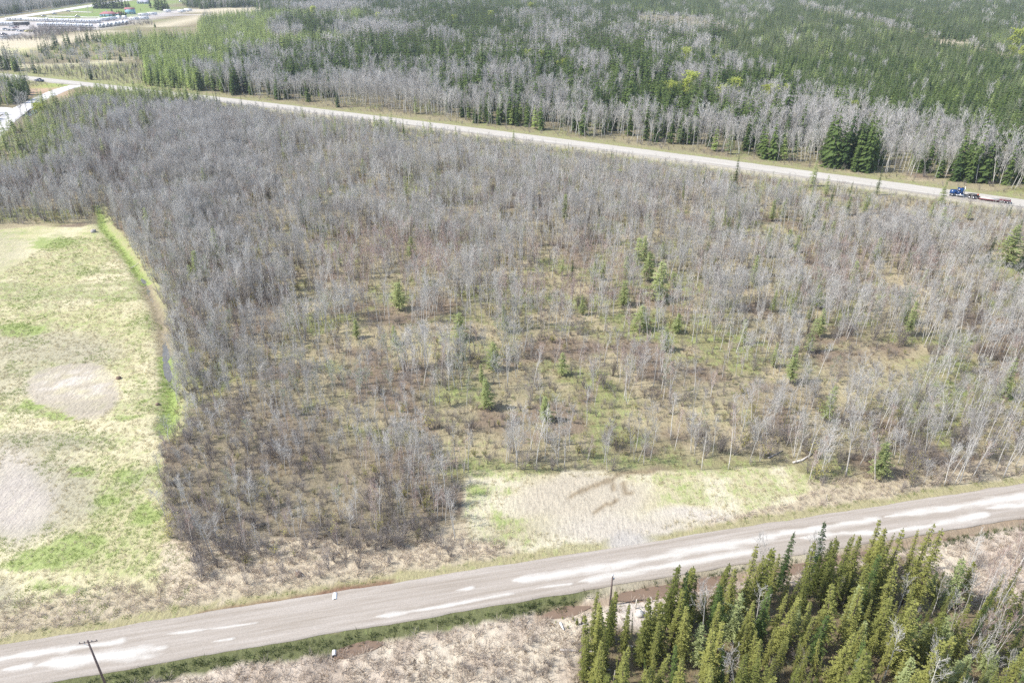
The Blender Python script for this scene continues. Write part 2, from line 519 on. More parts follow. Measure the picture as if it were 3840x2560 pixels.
    put((dd < 3.2) * (x > np.interp(y, [p[1] for p in field_ditch][::-1], [p[0] for p in field_ditch][::-1])) * front, (0.36, 0.34, 0.19), 0.5)
    put((1 - sstep(0.5, 1.2, dd)) * (v < 1060) * front, (0.24, 0.29, 0.09), .8)
    put((1 - sstep(0.9, 1.7, dd)) * (v >= 1060) * front, (0.28, 0.24, 0.165), 0.3)
    put((1 - sstep(0.9, 1.6, dd)) * (v > 1330) * front, (0.17, 0.24, 0.06), .9)
    # clearing by the road
    clr = inpoly(wu * 0.4 + u * 0.6, wv * 0.4 + v * 0.6, Z_CLEAR)
    put(clr, (0.46, 0.42, 0.275), 0.55)
    gr[:] = np.where(clr, np.maximum(gr, .75 * ell(wu, wv, 1850, 1890, 150, 150, .6) + .5 * ell(wu, wv, 2780, 1850, 250, 80, .6)), gr)
    put(clr * sstep(0.45, 0.6, n2), (0.54, 0.50, 0.37), 0.45)
    put(clr * ell(wu, wv, 2180, 1870, 260, 90, 0.35), (0.43, 0.385, 0.305), 0.06)
    put(clr * ell(wu, wv, 1950, 1990, 170, 60, 0.6) * 0.6, (0.34, 0.31, 0.20), 0.5)
    put(clr * ell(wu, wv, 2330, 1990, 260, 60, 0.5), (0.45, 0.41, 0.345), 0.0)
    put(clr * ell(wu, wv, 2600, 1930, 150, 30, 0.5), (0.48, 0.44, 0.375), 0.05)
    for ln, w in ((MUD1, 10), (MUD2, 8), (MUD3, 7)):
        d, _ = dline(wu * 0.3 + u * 0.7, wv * 0.3 + v * 0.7, ln)
        put((1 - sstep(w * 0.5, w * 1.3, d)) * 0.85, (0.24, 0.19, 0.125), 0.0)
    # strip along the near road: bleached grass above it, marsh below it
    ru = y - near_up(x)
    strip = (ru > -0.5) & (ru < 9) & front & ~clr & (wu > -400)
    tall = 1 - sstep(4.0, 7.5, ru + (n2 - 0.5) * 4 + np.where((u > 700) & (u < 1800), -5.5, 0))
    put(strip * tall, (0.42, 0.365, 0.265), 0.25)
    put((ru > 3) & (ru < 15) & front & (wu > 620) & (wu < 1900) & ~clr & (wv > 2020) , (0.50, 0.435, 0.33), 0.1)
    put(((ru > -0.6) & (ru < .7 + n2 * 1.6)) * front * 0.75, (0.29, 0.27, 0.14), 0.4)
    put(ell(wu, wv, 2365, 2040, 95, 40, 0.35), (0.40, 0.375, 0.34), 0.0)
    rl = near_lo(x) - y
    south = (rl > -0.5) & (y > -30)
    put(south, (0.475, 0.41, 0.34), 0.05)
    put(south * sstep(0.45, 0.62, n1), (0.53, 0.47, 0.375), 0.08)
    put(south * sstep(0.5, 0.64, fbm(x / 3.1, y / 3.1, 58)) * 0.7, (0.35, 0.29, 0.235), 0.05)
    put(south * ((rl > -0.6) & (rl < 1.3 + 1.6 * n2 - .8 * sstep(1900, 2300, u))) * (1 - 0.6 * sstep(2150, 2300, u)), (0.13, 0.14, 0.065), 0.3)
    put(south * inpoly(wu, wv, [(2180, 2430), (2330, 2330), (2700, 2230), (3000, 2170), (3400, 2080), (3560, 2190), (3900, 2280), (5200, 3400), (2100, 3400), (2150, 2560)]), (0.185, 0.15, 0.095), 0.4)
    put(south * ell(wu, wv, 2400, 2300, 120, 60, 0.5), (0.49, 0.44, 0.39), 0.0)
    put(south * .75 * (1 - sstep(0.4, 1.1, dline(x, y, south_ditch)[0])), (0.27, 0.20, 0.14), 0.0)
    put((1 - sstep(0.8, 1.6, dline(x, y, north_ditch)[0])) * front, (0.20, 0.125, 0.085), 0.0)
    # far fields
    for zp, c, g in ((Z_TANF, (0.52, 0.46, 0.335), 0.1), (Z_TAN2, (0.47, 0.43, 0.29), 0.15), (Z_LOT, (0.46, 0.43, 0.415), 0.0), (Z_LAWN, (0.22, 0.29, 0.10), 0.3)):
        put(inpoly(u, v + (n1 - 0.5) * 6, zp) & front, c, g)
    put(front * ell(u, v, 60, 190, 120, 10, 0.5) * 0.6, (0.50, 0.50, 0.24), 0.4)
    put(front * ell(u, v, 130, 345, 120, 22, 0.5) * (v > 315), (0.47, 0.34, 0.235), 0.1)
    put(front * ell(u, v, 200, 320, 60, 10, 0.5), (0.36, 0.38, 0.12), 0.7)
    put(front * ell(wu, wv, 3575, 168, 95, 22, 0.4), (0.55, 0.47, 0.36), 0.0)
    put(front * inpoly(wu, wv, [(100, 285), (560, 340), (560, 250), (350, 235), (100, 250)]) * 0.5, (0.30, 0.31, 0.14), 0.6)
    me = mesh('ground', np.stack((x, y, z), 1), F, smooth=True)
    ca = me.color_attributes.new('tint', 'FLOAT_COLOR', 'POINT')
    ca.data.foreach_set('color', np.concatenate((C, np.ones((len(x), 1))), 1).astype(np.float32).ravel())
    ga = me.attributes.new('green', 'FLOAT', 'POINT')
    ga.data.foreach_set('value', gr.astype(np.float32))
    k = NT('ground_cover')
    co = k.coord()
    big = k.noise(0.45, 5, 0.65, co)
    fine = k.noise(2.6, 5, 0.7, co)
    strk = k.noise(1.0, 4, 0.65, k.coord((2.2, 0.55, 1), rot=0.5))
    base = k.attr('tint').outputs['Color']
    lum = k.math('ADD', k.mapr(fine, 0.28, 0.72, 0.0, 0.6), k.mapr(strk, 0.3, 0.7, 0.0, 0.55))
    c = k.mix(1.0, base, k.ramp(lum, [(0.0, (0.58, 0.55, 0.5)), (0.5, (0.97, 0.97, 0.96)), (1.0, (1.28, 1.27, 1.22))]), 'MULTIPLY')
    g = k.attr('green').outputs['Fac']
    t = k.math('ADD', k.math('MULTIPLY', big, 0.75), k.math('MULTIPLY', strk, 0.55))
    gm = k.mapr(k.math('ADD', k.math('MULTIPLY', g, 0.75), t), 0.98, 1.22, 0, 0.88)
    c = k.mix(gm, c, k.ramp(fine, [(0.3, (0.19, 0.26, 0.07)), (0.7, (0.36, 0.42, 0.16))]))
    k.l(c, k.b.inputs['Base Color'])
    k.b.inputs['Roughness'].default_value = 0.95
    k.b.inputs['Specular IOR Level'].default_value = 0.05
    k.bump(k.math('ADD', fine, strk), 0.6, 0.25)
    me.materials.append(k.m)
    return tag(link('ground', me), kind='structure')

build_ground()

# ------------------------------------------------------------------ roads
def ribbon(name, cx, cy, half, z0, mat, crown=0.02, steps=26, wob=0.25, mask=None, seed=0, half2=None):
    """a road surface along a centre line: half and half2 are its half widths on the two sides"""
    cx, cy = np.asarray(cx, float), np.asarray(cy, float)
    tx, ty = np.gradient(cx), np.gradient(cy)
    L = np.hypot(tx, ty)
    nxv, nyv = -ty / L, tx / L
    s = np.concatenate(([0], np.cumsum(np.hypot(np.diff(cx), np.diff(cy)))))
    h1 = np.broadcast_to(half, cx.shape)
    h2 = np.broadcast_to(half if half2 is None else half2, cx.shape)
    tt = np.linspace(-1, 1, steps)
    V, UV = [], []
    e1 = (fbm(s / 3, s * 0, 70 + seed) - 0.5) * wob * 2
    e2 = (fbm(s / 3, s * 0 + 9, 71 + seed) - 0.5) * wob * 2
    for t in tt:
        w = np.where(t < 0, (h1 + e1), (h2 + e2)) * t
        V.append(np.stack((cx + nxv * w, cy + nyv * w, z0 - crown * np.abs(w) - 0.16 * (abs(t) > 0.999)), 1))
        UV.append(np.stack((s, w), 1))
    V, UV = np.stack(V, 1), np.stack(UV, 1)
    n = len(cx)
    i = np.arange(n * steps).reshape(n, steps)
    F = np.stack((i[:-1, :-1].ravel(), i[1:, :-1].ravel(), i[1:, 1:].ravel(), i[:-1, 1:].ravel()), 1)
    me = mesh(name, V.reshape(-1, 3), F, (mat,), smooth=True)
    a = me.attributes.new('along', 'FLOAT_VECTOR', 'POINT')
    a.data.foreach_set('vector', np.concatenate((UV.reshape(-1, 2), np.zeros((n * steps, 1))), 1).astype(np.float32).ravel())
    m = np.zeros(n * steps) if mask is None else mask(V.reshape(-1, 3), UV.reshape(-1, 2))
    me.attributes.new('loose', 'FLOAT', 'POINT').data.foreach_set('value', m.astype(np.float32))
    return tag(link(name, me), kind='structure')

def gravel(name, base, pale, brown, loose):
    k = NT(name)
    at = k.attr('along').outputs['Vector']
    mp = k.n('ShaderNodeMapping')
    mp.inputs['Scale'].default_value = (0.06, 1.6, 1)
    k.l(at, mp.inputs['Vector'])
    trk = k.noise(1.0, 5, 0.6, mp.outputs[0])
    mp2 = k.n('ShaderNodeMapping')
    mp2.inputs['Scale'].default_value = (0.3, 1.1, 1)
    k.l(at, mp2.inputs['Vector'])
    pat = k.noise(1.0, 4, 0.6, mp2.outputs[0])
    fine = k.noise(5.0, 4, 0.75, k.coord())
    c = k.ramp(trk, [(0.3, brown), (0.5, base), (0.72, pale)])
    c = k.mix(k.mapr(pat, 0.35, 0.7, 0, 0.5), c, base)
    lm = k.math('ADD', k.attr('loose').outputs['Fac'], k.mapr(pat, 0.3, 0.7, -0.3, 0.22))
    c = k.mix(k.mapr(lm, 0.12, 0.9), c, loose)
    c = k.mix(1.0, c, k.ramp(fine, [(0.3, (0.86, 0.86, 0.85)), (0.7, (1.1, 1.1, 1.1))]), 'MULTIPLY')
    k.l(c, k.b.inputs['Base Color'])
    k.b.inputs['Roughness'].default_value = 0.95
    k.b.inputs['Specular IOR Level'].default_value = 0.1
    k.bump(k.math('ADD', fine, k.math('MULTIPLY', lm, 1.5)), 0.4, 0.06)
    return k.m

M_ROADN = gravel('gravel_near', (0.36, 0.32, 0.275), (0.45, 0.41, 0.365), (0.28, 0.24, 0.195), (0.54, 0.515, 0.47))
M_ROADF = gravel('gravel_far', (0.47, 0.445, 0.395), (0.55, 0.525, 0.48), (0.38, 0.345, 0.295), (0.31, 0.285, 0.245))
M_ROADS = gravel('gravel_side', (0.66, 0.64, 0.62), (0.76, 0.75, 0.74), (0.55, 0.52, 0.50), (0.45, 0.44, 0.44))
M_ASPH = gravel('pale_asphalt', (0.66, 0.64, 0.63), (0.74, 0.73, 0.73), (0.55, 0.53, 0.52), (0.5, 0.5, 0.5))

STREAKS = [([(45, 2459), (240, 2433), (461, 2402)], 9), ([(155, 2491), (330, 2467), (460, 2450), (612, 2428)], 15), ([(0, 2512), (122, 2491)], 6), ([(612, 2377), (750, 2362)], 6), ([(750, 2362), (960, 2334)], 3),
           ([(784, 2408), (882, 2391)], 4), ([(1401, 2312), (1640, 2276), (1920, 2222)], 6), ([(1707, 2214), (1776, 2200)], 5), ([(1920, 2176), (2206, 2136), (2451, 2091), (2640, 2056), (2826, 2022), (2900, 2008)], 12),
           ([(2173, 2179), (2410, 2135), (2600, 2105), (2818, 2067)], 9), ([(2880, 2010), (3080, 1978), (3288, 1946)], 11), ([(3000, 2016), (3162, 1998), (3300, 1995), (3472, 1973), (3700, 1928)], 8),
           ([(3313, 1936), (3492, 1914), (3840, 1858), (4000, 1832)], 9), ([(3697, 1905), (3840, 1890), (4000, 1866)], 8), ([(2000, 2205), (2150, 2185)], 3), ([(-300, 2520), (0, 2470), (60, 2458)], 6)]

def near_mask(V, UV):
    u, v = PX(V[:, 0], V[:, 1], V[:, 2])
    m = np.zeros(len(u))
    jit = (fbm(V[:, 0] / 2.2, V[:, 1] / .8, 90) - 0.5) * 30
    for i, (ln, w) in enumerate(STREAKS):
        d, p = dline(u, v, ln)
        we = w * (.5 + .9 * fbm(p / 160, p * 0 + i * 7.3, 91, 2)) * (.3 + .7 * sstep(0, 60, p))
        m = np.maximum(m, 1 - sstep(0, we * 2.4, d + jit * we / 16))
    return m

xr = np.arange(-260, 260.1, 0.6)
yc = (near_up(xr) + near_lo(xr)) / 2
wv_ = (near_up(xr) - near_lo(xr)) / 2 / np.sqrt(1 + np.gradient(yc, xr) ** 2)
ribbon('gravel_road', xr, yc, wv_, 0.19, M_ROADN, 0.018, 40, 0.22, near_mask)

xr = np.arange(-420, 420.1, 1.5)
def far_mask(V, UV):
    t = UV[:, 1]
    return (1 - sstep(0.25, 0.8, np.abs(t + 4.0 + 0.4 * np.sin(UV[:, 0] / 31)))) * 0.8 + sstep(3.9, 5.0, np.abs(t)) * 0.7
ribbon('far_gravel_road', xr, far_c(xr), FAR_HW, 0.22, M_ROADF, 0.015, 24, 0.4, far_mask, 3)

def dense(pts, step):
    out = []
    P = [Vector((a, b)) for a, b in pts]
    for i in range(len(P) - 1):
        p0, p1, p2, p3 = P[max(i - 1, 0)], P[i], P[i + 1], P[min(i + 2, len(P) - 1)]
        n = max(2, int((p2 - p1).length / step))
        for j in range(n):
            t = j / n
            out.append(0.5 * ((2 * p1) + (p2 - p0) * t + (2 * p0 - 5 * p1 + 4 * p2 - p3) * t * t + (3 * p1 - p0 - 3 * p2 + p3) * t ** 3))
    out.append(P[-1])
    return np.array([[q.x, q.y] for q in out])

q = dense(side_line, 1.5)
def side_mask(V, UV):
    return sstep(2.0, 3.6, -UV[:, 1]) * 0.55 + sstep(2.0, 3.6, UV[:, 1]) * 0.2
ribbon('side_road', q[:, 0], q[:, 1], 4.6, 0.19, M_ROADS, 0.015, 14, 0.4, side_mask, 5)
q = dense(pad_line, 2)
ribbon('side_road_spur', q[:, 0], q[:, 1], 6.0, 0.14, M_ROADS, 0.01, 12, 0.8, None, 6)
q = dense(wpoly([(-600, 165), (-250, 112), (0, 76), (80, 62), (170, 49), (260, 35), (349, 21), (420, 9), (480, 2)]), 4)
ribbon('highway', q[:, 0], q[:, 1], 9.0, 0.3, M_ASPH, 0.01, 12, 0.3, None, 8)
q = dense(wpoly([(170, 61), (220, 62), (280, 63), (330, 65), (372, 64)]), 2)
ribbon('driveway', q[:, 0], q[:, 1], 3.0, 0.18, M_ASPH, 0.01, 8, 0.2, None, 9)
q = dense(wpoly([(255, 43), (300, 45), (345, 47)]), 2)
ribbon('lawn_path', q[:, 0], q[:, 1], 2.2, 0.17, M_ASPH, 0.01, 8, 0.2, None, 10)

# water in the ditches
def water_mat(name, col, rough):
    k = NT(name)
    f = k.noise(0.5, 3, 0.6, k.coord())
    k.l(k.mix(f, tuple(c * 0.8 for c in col), tuple(c * 1.25 for c in col)), k.b.inputs['Base Color'])
    k.b.inputs['Roughness'].default_value = rough
    k.b.inputs['Specular IOR Level'].default_value = 0.5
    k.bump(k.noise(3.0, 2, 0.5, k.coord()), 0.05, 0.03)
    return k.m

M_WRED = water_mat('iron_brown_water', (0.20, 0.14, 0.095), 0.2)
M_WGREY = water_mat('grey_ditch_water', (0.15, 0.145, 0.13), 0.2)
M_WBLUE = water_mat('dark_pool_water', (0.05, 0.06, 0.07), 0.05)

def water(name, line, half, z, mat, n=7, seed=0):
    q = dense(line, 0.7)
    tx, ty = np.gradient(q[:, 0]), np.gradient(q[:, 1])
    L = np.hypot(tx, ty)
    nx_, ny_ = -ty / L, tx / L
    s = np.arange(len(q)) * 0.7
    end = np.clip(np.minimum(s, s[-1] - s) / 2.5, 0.15, 1)
    V = []
    for k in range(n):
        t = -1 + 2 * k / (n - 1)
        w = half * end * (0.7 + 0.7 * fbm(s / 4, s * 0 + (t > 0) * 5, 80 + seed)) * t
        V.append(np.stack((q[:, 0] + nx_ * w, q[:, 1] + ny_ * w, np.full(len(q), z)), 1))
    V = np.stack(V, 1)
    i = np.arange(len(q) * n).reshape(len(q), n)
    F = np.stack((i[:-1, :-1].ravel(), i[1:, :-1].ravel(), i[1:, 1:].ravel(), i[:-1, 1:].ravel()), 1)
    return tag(link(name, mesh(name, V.reshape(-1, 3), F, (mat,))), kind='structure')

water('brown_ditch_water', wpoly([(2300, 2236), (2380, 2222), (2460, 2207), (2590, 2186), (2690, 2170), (2760, 2159)]), 1.5, -0.36, M_WRED, seed=1)
water('brown_ditch_water', wpoly([(2900, 2137), (2980, 2123), (3060, 2108), (3140, 2088), (3220, 2066), (3300, 2048)]), 1.3, -0.42, M_WRED, seed=2)
water('brown_ditch_water', wpoly([(3480, 2014), (3560, 1998), (3700, 1970), (3840, 1942), (4000, 1910)]), 1.3, -0.44, M_WRED, seed=3)
water('brown_ditch_water', wpoly([(2030, 2302), (2120, 2283), (2215, 2263)]), 1.0, -0.45, M_WRED, seed=4)
water('brown_ditch_water', wpoly([(1255, 2460), (1275, 2442), (1330, 2425), (1400, 2408), (1440, 2400)]), 1.2, -0.36, M_WRED, seed=5)
water('brown_ditch_water', wpoly([(820, 2307), (900, 2293), (1060, 2270), (1200, 2243), (1260, 2222), (1340, 2213), (1430, 2202)]), 1.2, -0.42, M_WRED, seed=6)
water('field_ditch_water', wpoly([(528, 1035), (550, 1070), (557, 1100), (575, 1130), (590, 1165), (605, 1215), (610, 1260), (618, 1300), (622, 1360), (632, 1420)]), 0.7, -0.66, M_WGREY, seed=7)
water('side_ditch_water', side_ditch, 2.0, -0.25, M_WBLUE, seed=8)

# ------------------------------------------------------------------ tree makers: each returns (trunk, crown) at true size, base at the origin
R = random.Random(11)

def rv(a, b):
    return R.uniform(a, b)

def perp(d, ang):
    """unit vector d bent by ang in a random sideways direction"""
    o = d.orthogonal().normalized()
    o.rotate(Matrix.Rotation(rv(0, 2 * math.pi), 3, d))
    return (d * math.cos(ang) + o * math.sin(ang)).normalized()

def bare_tree(h, r, first, nb, spread, blen, nsec=5, nter=3, bend=0.03, twr=0.014, forks=1, flat_top=0.0, leaf=0, leafs=0.3, mi_leaf=1):
    tr, cr = MB(), MB()
    stems = []
    for k in range(forks):
        n = 7
        a = rv(0, 6.28)
        lean = 0.0 if forks == 1 else rv(0.08, 0.2)
        p, d = Vector((0, 0, -0.15)), Vector((math.cos(a) * lean, math.sin(a) * lean, 1)).normalized()
        pts = [p.copy()]
        hh = h * (1 if k == 0 else rv(0.75, 0.97))
        for i in range(n):
            d = (d + Vector((rv(-bend, bend), rv(-bend, bend), 0)) * 2).normalized()
            p = p + d * (hh + 0.15) / n
            pts.append(p.copy())
        rad = [max(0.012, r * (1 - 0.86 * i / n)) * (1 if forks == 1 else 0.75) for i in range(n + 1)]
        tr.tube(pts, rad, 5, 0)
        stems.append((pts, hh))
    for pts, hh in stems:
        n = len(pts) - 1
        for b in range(nb // forks):
            f = first + (1 - first) * ((b + rv(0.1, 0.9)) / (nb // forks)) ** 0.85
            f = min(f, 0.985)
            i = min(int(f * n), n - 1)
            t = f * n - i
            p0 = pts[i].lerp(pts[i + 1], t)
            L = blen * (0.35 + 0.9 * math.sin(math.pi * min(1, (1.05 - f) / (1.08 - first) * 0.75 + 0.12))) * rv(0.7, 1.15)
            d = perp((pts[i + 1] - pts[i]).normalized(), spread * rv(0.75, 1.2))
            d.z = max(d.z, 0.12)
            d.normalize()
            bp = [p0]
            p = p0.copy()
            for s in range(3):
                d = (d + Vector((rv(-.16, .16), rv(-.16, .16), 0.16 - flat_top))).normalized()
                p = p + d * L / 3
                bp.append(p.copy())
            br = max(twr * 1.3, r * 0.3 * (1 - f * 0.6))
            tr.tube(bp, [br, br * 0.75, br * 0.5, twr * 0.6], 3, 0, False)
            for s in range(nsec):
                g = rv(0.25, 1.0) * 3
                j = min(int(g), 2)
                q0 = bp[j].lerp(bp[j + 1], g - j)
                d2 = perp((bp[j + 1] - bp[j]).normalized(), rv(0.45, 0.95))
                d2.z += 0.25
                d2.normalize()
                l2 = L * rv(0.3, 0.55)
                q1 = q0 + d2 * l2 * 0.55
                q2 = q1 + (d2 + Vector((rv(-.2, .2), rv(-.2, .2), 0.15))).normalized() * l2 * 0.45
                cr.tube([q0, q1, q2], [twr, twr * 0.8, twr * 0.35], 3, 0, False)
                for _ in range(nter):
                    e0 = q0.lerp(q2, rv(0.2, 0.95))
                    d3 = perp(d2, rv(0.4, 0.9))
                    e1 = e0 + d3 * l2 * rv(0.35, 0.65)
                    sd = d3.orthogonal().normalized() * twr * 0.75
                    sd.rotate(Matrix.Rotation(rv(0, 6.28), 3, d3))
                    cr.tri(e0 - sd, e0 + sd, e1, 0)
                    if leaf and R.random() < leaf:
                        for _k in range(2):
                            c = e0.lerp(e1, rv(0.3, 1.1)) + Vector((rv(-.1, .1), rv(-.1, .1), rv(-.1, .1)))
                            a1 = Vector((rv(-1, 1), rv(-1, 1), rv(-.6, 1))).normalized() * leafs
                            a2 = a1.orthogonal().normalized() * leafs * 0.7
                            cr.quad(c - a1, c - a2 * 0.8, c + a1, c + a2, mi_leaf)
    return tr, cr

def shrub_mesh(h, ns, spread, twr=0.016, leaf=0.0, leafs=0.16):
    cr = MB()
    for s in range(ns):
        a, t = rv(0, 6.28), rv(0.1, 1.0) * spread
        d = Vector((math.cos(a) * math.sin(t), math.sin(a) * math.sin(t), math.cos(t)))
        p = Vector((math.cos(a) * 0.25 * t, math.sin(a) * 0.25 * t, -0.1))
        L = h * rv(0.6, 1.05)
        pts = [p]
        for i in range(4):
            d = (d + Vector((rv(-.14, .14), rv(-.14, .14), 0.05))).normalized()
            p = p + d * L / 4
            pts.append(p.copy())
        r0 = twr * rv(1.4, 2.4)
        cr.tube(pts, [r0, r0 * 0.85, r0 * 0.7, r0 * 0.5, r0 * 0.25], 3, 0, False)
        for k in range(9):
            g = rv(0.9, 4.0)
            j = min(int(g), 3)
            q0 = pts[j].lerp(pts[j + 1], g - j)
            d2 = perp(d, rv(0.3, 0.8))
            l2 = L * rv(0.16, 0.34)
            q1 = q0 + d2 * l2
            cr.tube([q0, q1], [twr * 0.8, twr * 0.3], 3, 0, False)
            for _ in range(3):
                e0 = q0.lerp(q1, rv(0.2, 1))
                d3 = perp(d2, rv(0.35, 0.8))
                e1 = e0 + d3 * l2 * rv(0.4, 0.75)
                sd = d3.orthogonal().normalized() * twr * 0.6
                cr.tri(e0 - sd, e0 + sd, e1, 0)
                if R.random() < leaf:
                    c = e0.lerp(e1, rv(0.4, 1.0))
                    a1 = Vector((rv(-1, 1), rv(-1, 1), rv(-.3, 1))).normalized() * leafs
                    a2 = a1.orthogonal().normalized() * leafs * 0.6
                    cr.quad(c - a1, c - a2, c + a1, c + a2, 1)
    return cr

def conifer(h, r, bot, lev, per, rad, droop, tuft, shape=1.0, dens=3, club=0.0, gap=0.0, trunk_r=None, thin=0.34):
    """whorls of drooping boughs, each a chain of needle sprays"""
    tr, cr = MB(), MB()
    wob = [(rv(-.02, .02) * h, rv(-.02, .02) * h) for _ in range(3)]
    ax = lambda f: Vector((wob[0][0] * f * f, wob[0][1] * f * f, f * h))
    tr.tube([ax(0) + Vector((0, 0, -.15)), ax(.33), ax(.66), ax(1)], [r, r * .75, r * .45, 0.01], 6, 0)
    for l in range(lev):
        f = bot + (1 - bot) * (l + rv(-.3, .3)) / lev
        f = min(max(f, bot), 0.985)
        k = (1 - f) / (1 - bot)
        w = rad * (k ** shape * (1 - 0.25 * max(0, (k - 0.75) * 4)) + 0.05)
        if club:
            w += rad * club * math.exp(-((f - 0.93) / 0.05) ** 2)
        off = rv(0, 6.28)
        nb = max(3, int(per * (0.55 + 0.45 * k)))
        for b in range(nb):
            if R.random() < gap:
                continue
            a = off + b * 6.283 / nb + rv(-.25, .25)
            L = w * rv(0.65, 1.15)
            o = Vector((math.cos(a), math.sin(a), 0))
            sd = Vector((-math.sin(a), math.cos(a), 0))
            p0 = ax(f)
            dz0, dz1 = L * rv(-.05, .15), -L * droop * rv(.6, 1.3)
            if dens >= 2 and L > 0.25:
                tr.tri(p0 + Vector((0, 0, .03)), p0 - Vector((0, 0, .03)), p0 + o * L * 0.8 + Vector((0, 0, dz0 * .5 + dz1 * .5)))
            for s in range(dens):
                t0, t1 = s / dens, (s + 1.25) / dens
                za = dz0 * math.sin(t0 * 2.6) + dz1 * t0 * t0
                zb = dz0 * math.sin(t1 * 2.6) + dz1 * t1 * t1
                a0 = p0 + o * L * (0.08 + t0 * 0.92) + Vector((0, 0, za))
                a1 = p0 + o * L * (0.08 + t1 * 0.92) + Vector((0, 0, zb))
                ww = L * thin * (1 - 0.5 * t0) * rv(.75, 1.25) + tuft * 0.3
                m = a0.lerp(a1, 0.45)
                lift = Vector((0, 0, tuft * rv(.2, .8)))
                for sg in (-1, 1):
                    e = m + sd * sg * ww + o * ww * rv(0.2, 0.7) - Vector((0, 0, ww * rv(0.15, 0.5)))
                    cr.quad(a0, a0.lerp(e, .75) - o * ww * .15, e, a1 if sg > 0 else m + o * ww * .5)
                cr.tri(a0 - sd * ww * .25 + lift * .3, a1 + lift, a0 + sd * ww * .25 - lift * .6)
    tip = ax(1)
    for b in range(5):
        a = rv(0, 6.28)
        o = Vector((math.cos(a), math.sin(a), 0)) * tuft * 0.5
        cr.tri(tip - Vector((0, 0, tuft * 2.2)) + o, tip + Vector((0, 0, tuft * .6)), tip - Vector((0, 0, tuft * 1.6)) - o)
    return tr, cr

def fine_conifer(h, r, bot, lev, per, rad, droop, shape=.85, gap=.15, needle=.24, bare=0.0):
    """boughs set with many short needle sprays"""
    tr, cr = MB(), MB()
    bx, by = rv(-.03, .03) * h, rv(-.03, .03) * h
    ax = lambda f: Vector((bx * f * f, by * f * f, f * h))
    tr.tube([ax(0) + Vector((0, 0, -.15)), ax(.33), ax(.66), ax(1)], [r, r * .75, r * .45, .01], 6)
    lob = [rv(.75, 1.2) for _ in range(7)]
    for l in range(lev):
        f = min(max(bot + (1 - bot) * (l + rv(-.4, .4)) / lev, bot), .985)
        k = (1 - f) / (1 - bot)
        w = rad * (k ** shape * (1 - .3 * max(0, (k - .7) * 3.3)) + .045) * rv(.8, 1.15)
        off, nb = rv(0, 6.28), max(3, int(per * (.5 + .5 * k)))
        for b in range(nb):
            if R.random() < gap:
                continue
            a = off + b * 6.283 / nb + rv(-.3, .3)
            L = w * rv(.6, 1.2) * lob[int(a / 6.2832 * 7) % 7]
            o, sd = Vector((math.cos(a), math.sin(a), 0)), Vector((-math.sin(a), math.cos(a), 0))
            p0 = ax(f)
            tip = p0 + o * L + Vector((0, 0, -L * droop * rv(.5, 1.3)))
            tr.tri(p0 + Vector((0, 0, .025)), p0 - Vector((0, 0, .025)), p0.lerp(tip, .85))
            if R.random() < bare * k:
                continue
            n = max(2, int(L / needle * 1.5))
            for s_ in range(n):
                t = (s_ + .6) / n
                q = p0.lerp(tip, t) + Vector((0, 0, L * .12 * math.sin(t * 3.1)))
                nl = needle * (1.25 - .5 * t) * rv(.7, 1.25)
                for d in (sd + o * .8, -sd + o * .8, o + Vector((0, 0, rv(.1, .5)))):
                    d = (d + Vector((rv(-.3, .3), rv(-.3, .3), rv(-.45, .15)))).normalized()
                    e = d.cross(Vector((rv(-1, 1), rv(-1, 1), 1))).normalized() * nl * .27
                    m_ = q + d * nl * .5
                    cr.quad(q, m_ + e, q + d * nl, m_ - e)
    for _ in range(6):
        d = Vector((rv(-.25, .25), rv(-.25, .25), 1)) * needle
        e = Vector((rv(-1, 1), rv(-1, 1), 0)).normalized() * .05
        q = ax(1) - Vector((0, 0, rv(0, .3)))
        cr.quad(q, q + d * .5 + e, q + d, q + d * .5 - e)
    return tr, cr

KINDS = {}

def kind(key, variants, tmat, cmats, h):
    """prepare one kind: separate trunk and crown meshes for individuals, one joined mesh for the mass"""
    col = bpy.data.collections.new('source_' + key)
    K_ = {'h': h, 'trunk': [], 'crown': [], 'col': col, 'n': len(variants)}
    for i, (tr, cr) in enumerate(variants):
        K_['trunk'].append(tr.mesh(key + '_trunk', tmat) if tr else None)
        K_['crown'].append(cr.mesh(key + '_crown', *cmats))
        j = MB()
        if tr:
            j.join(tr)
        j.join(cr, 1)
        o = bpy.data.objects.new('%s_%02d' % (key, i), j.mesh(key + '_whole', tmat or cmats[0], *cmats))
        col.objects.link(o)
    KINDS[key] = K_

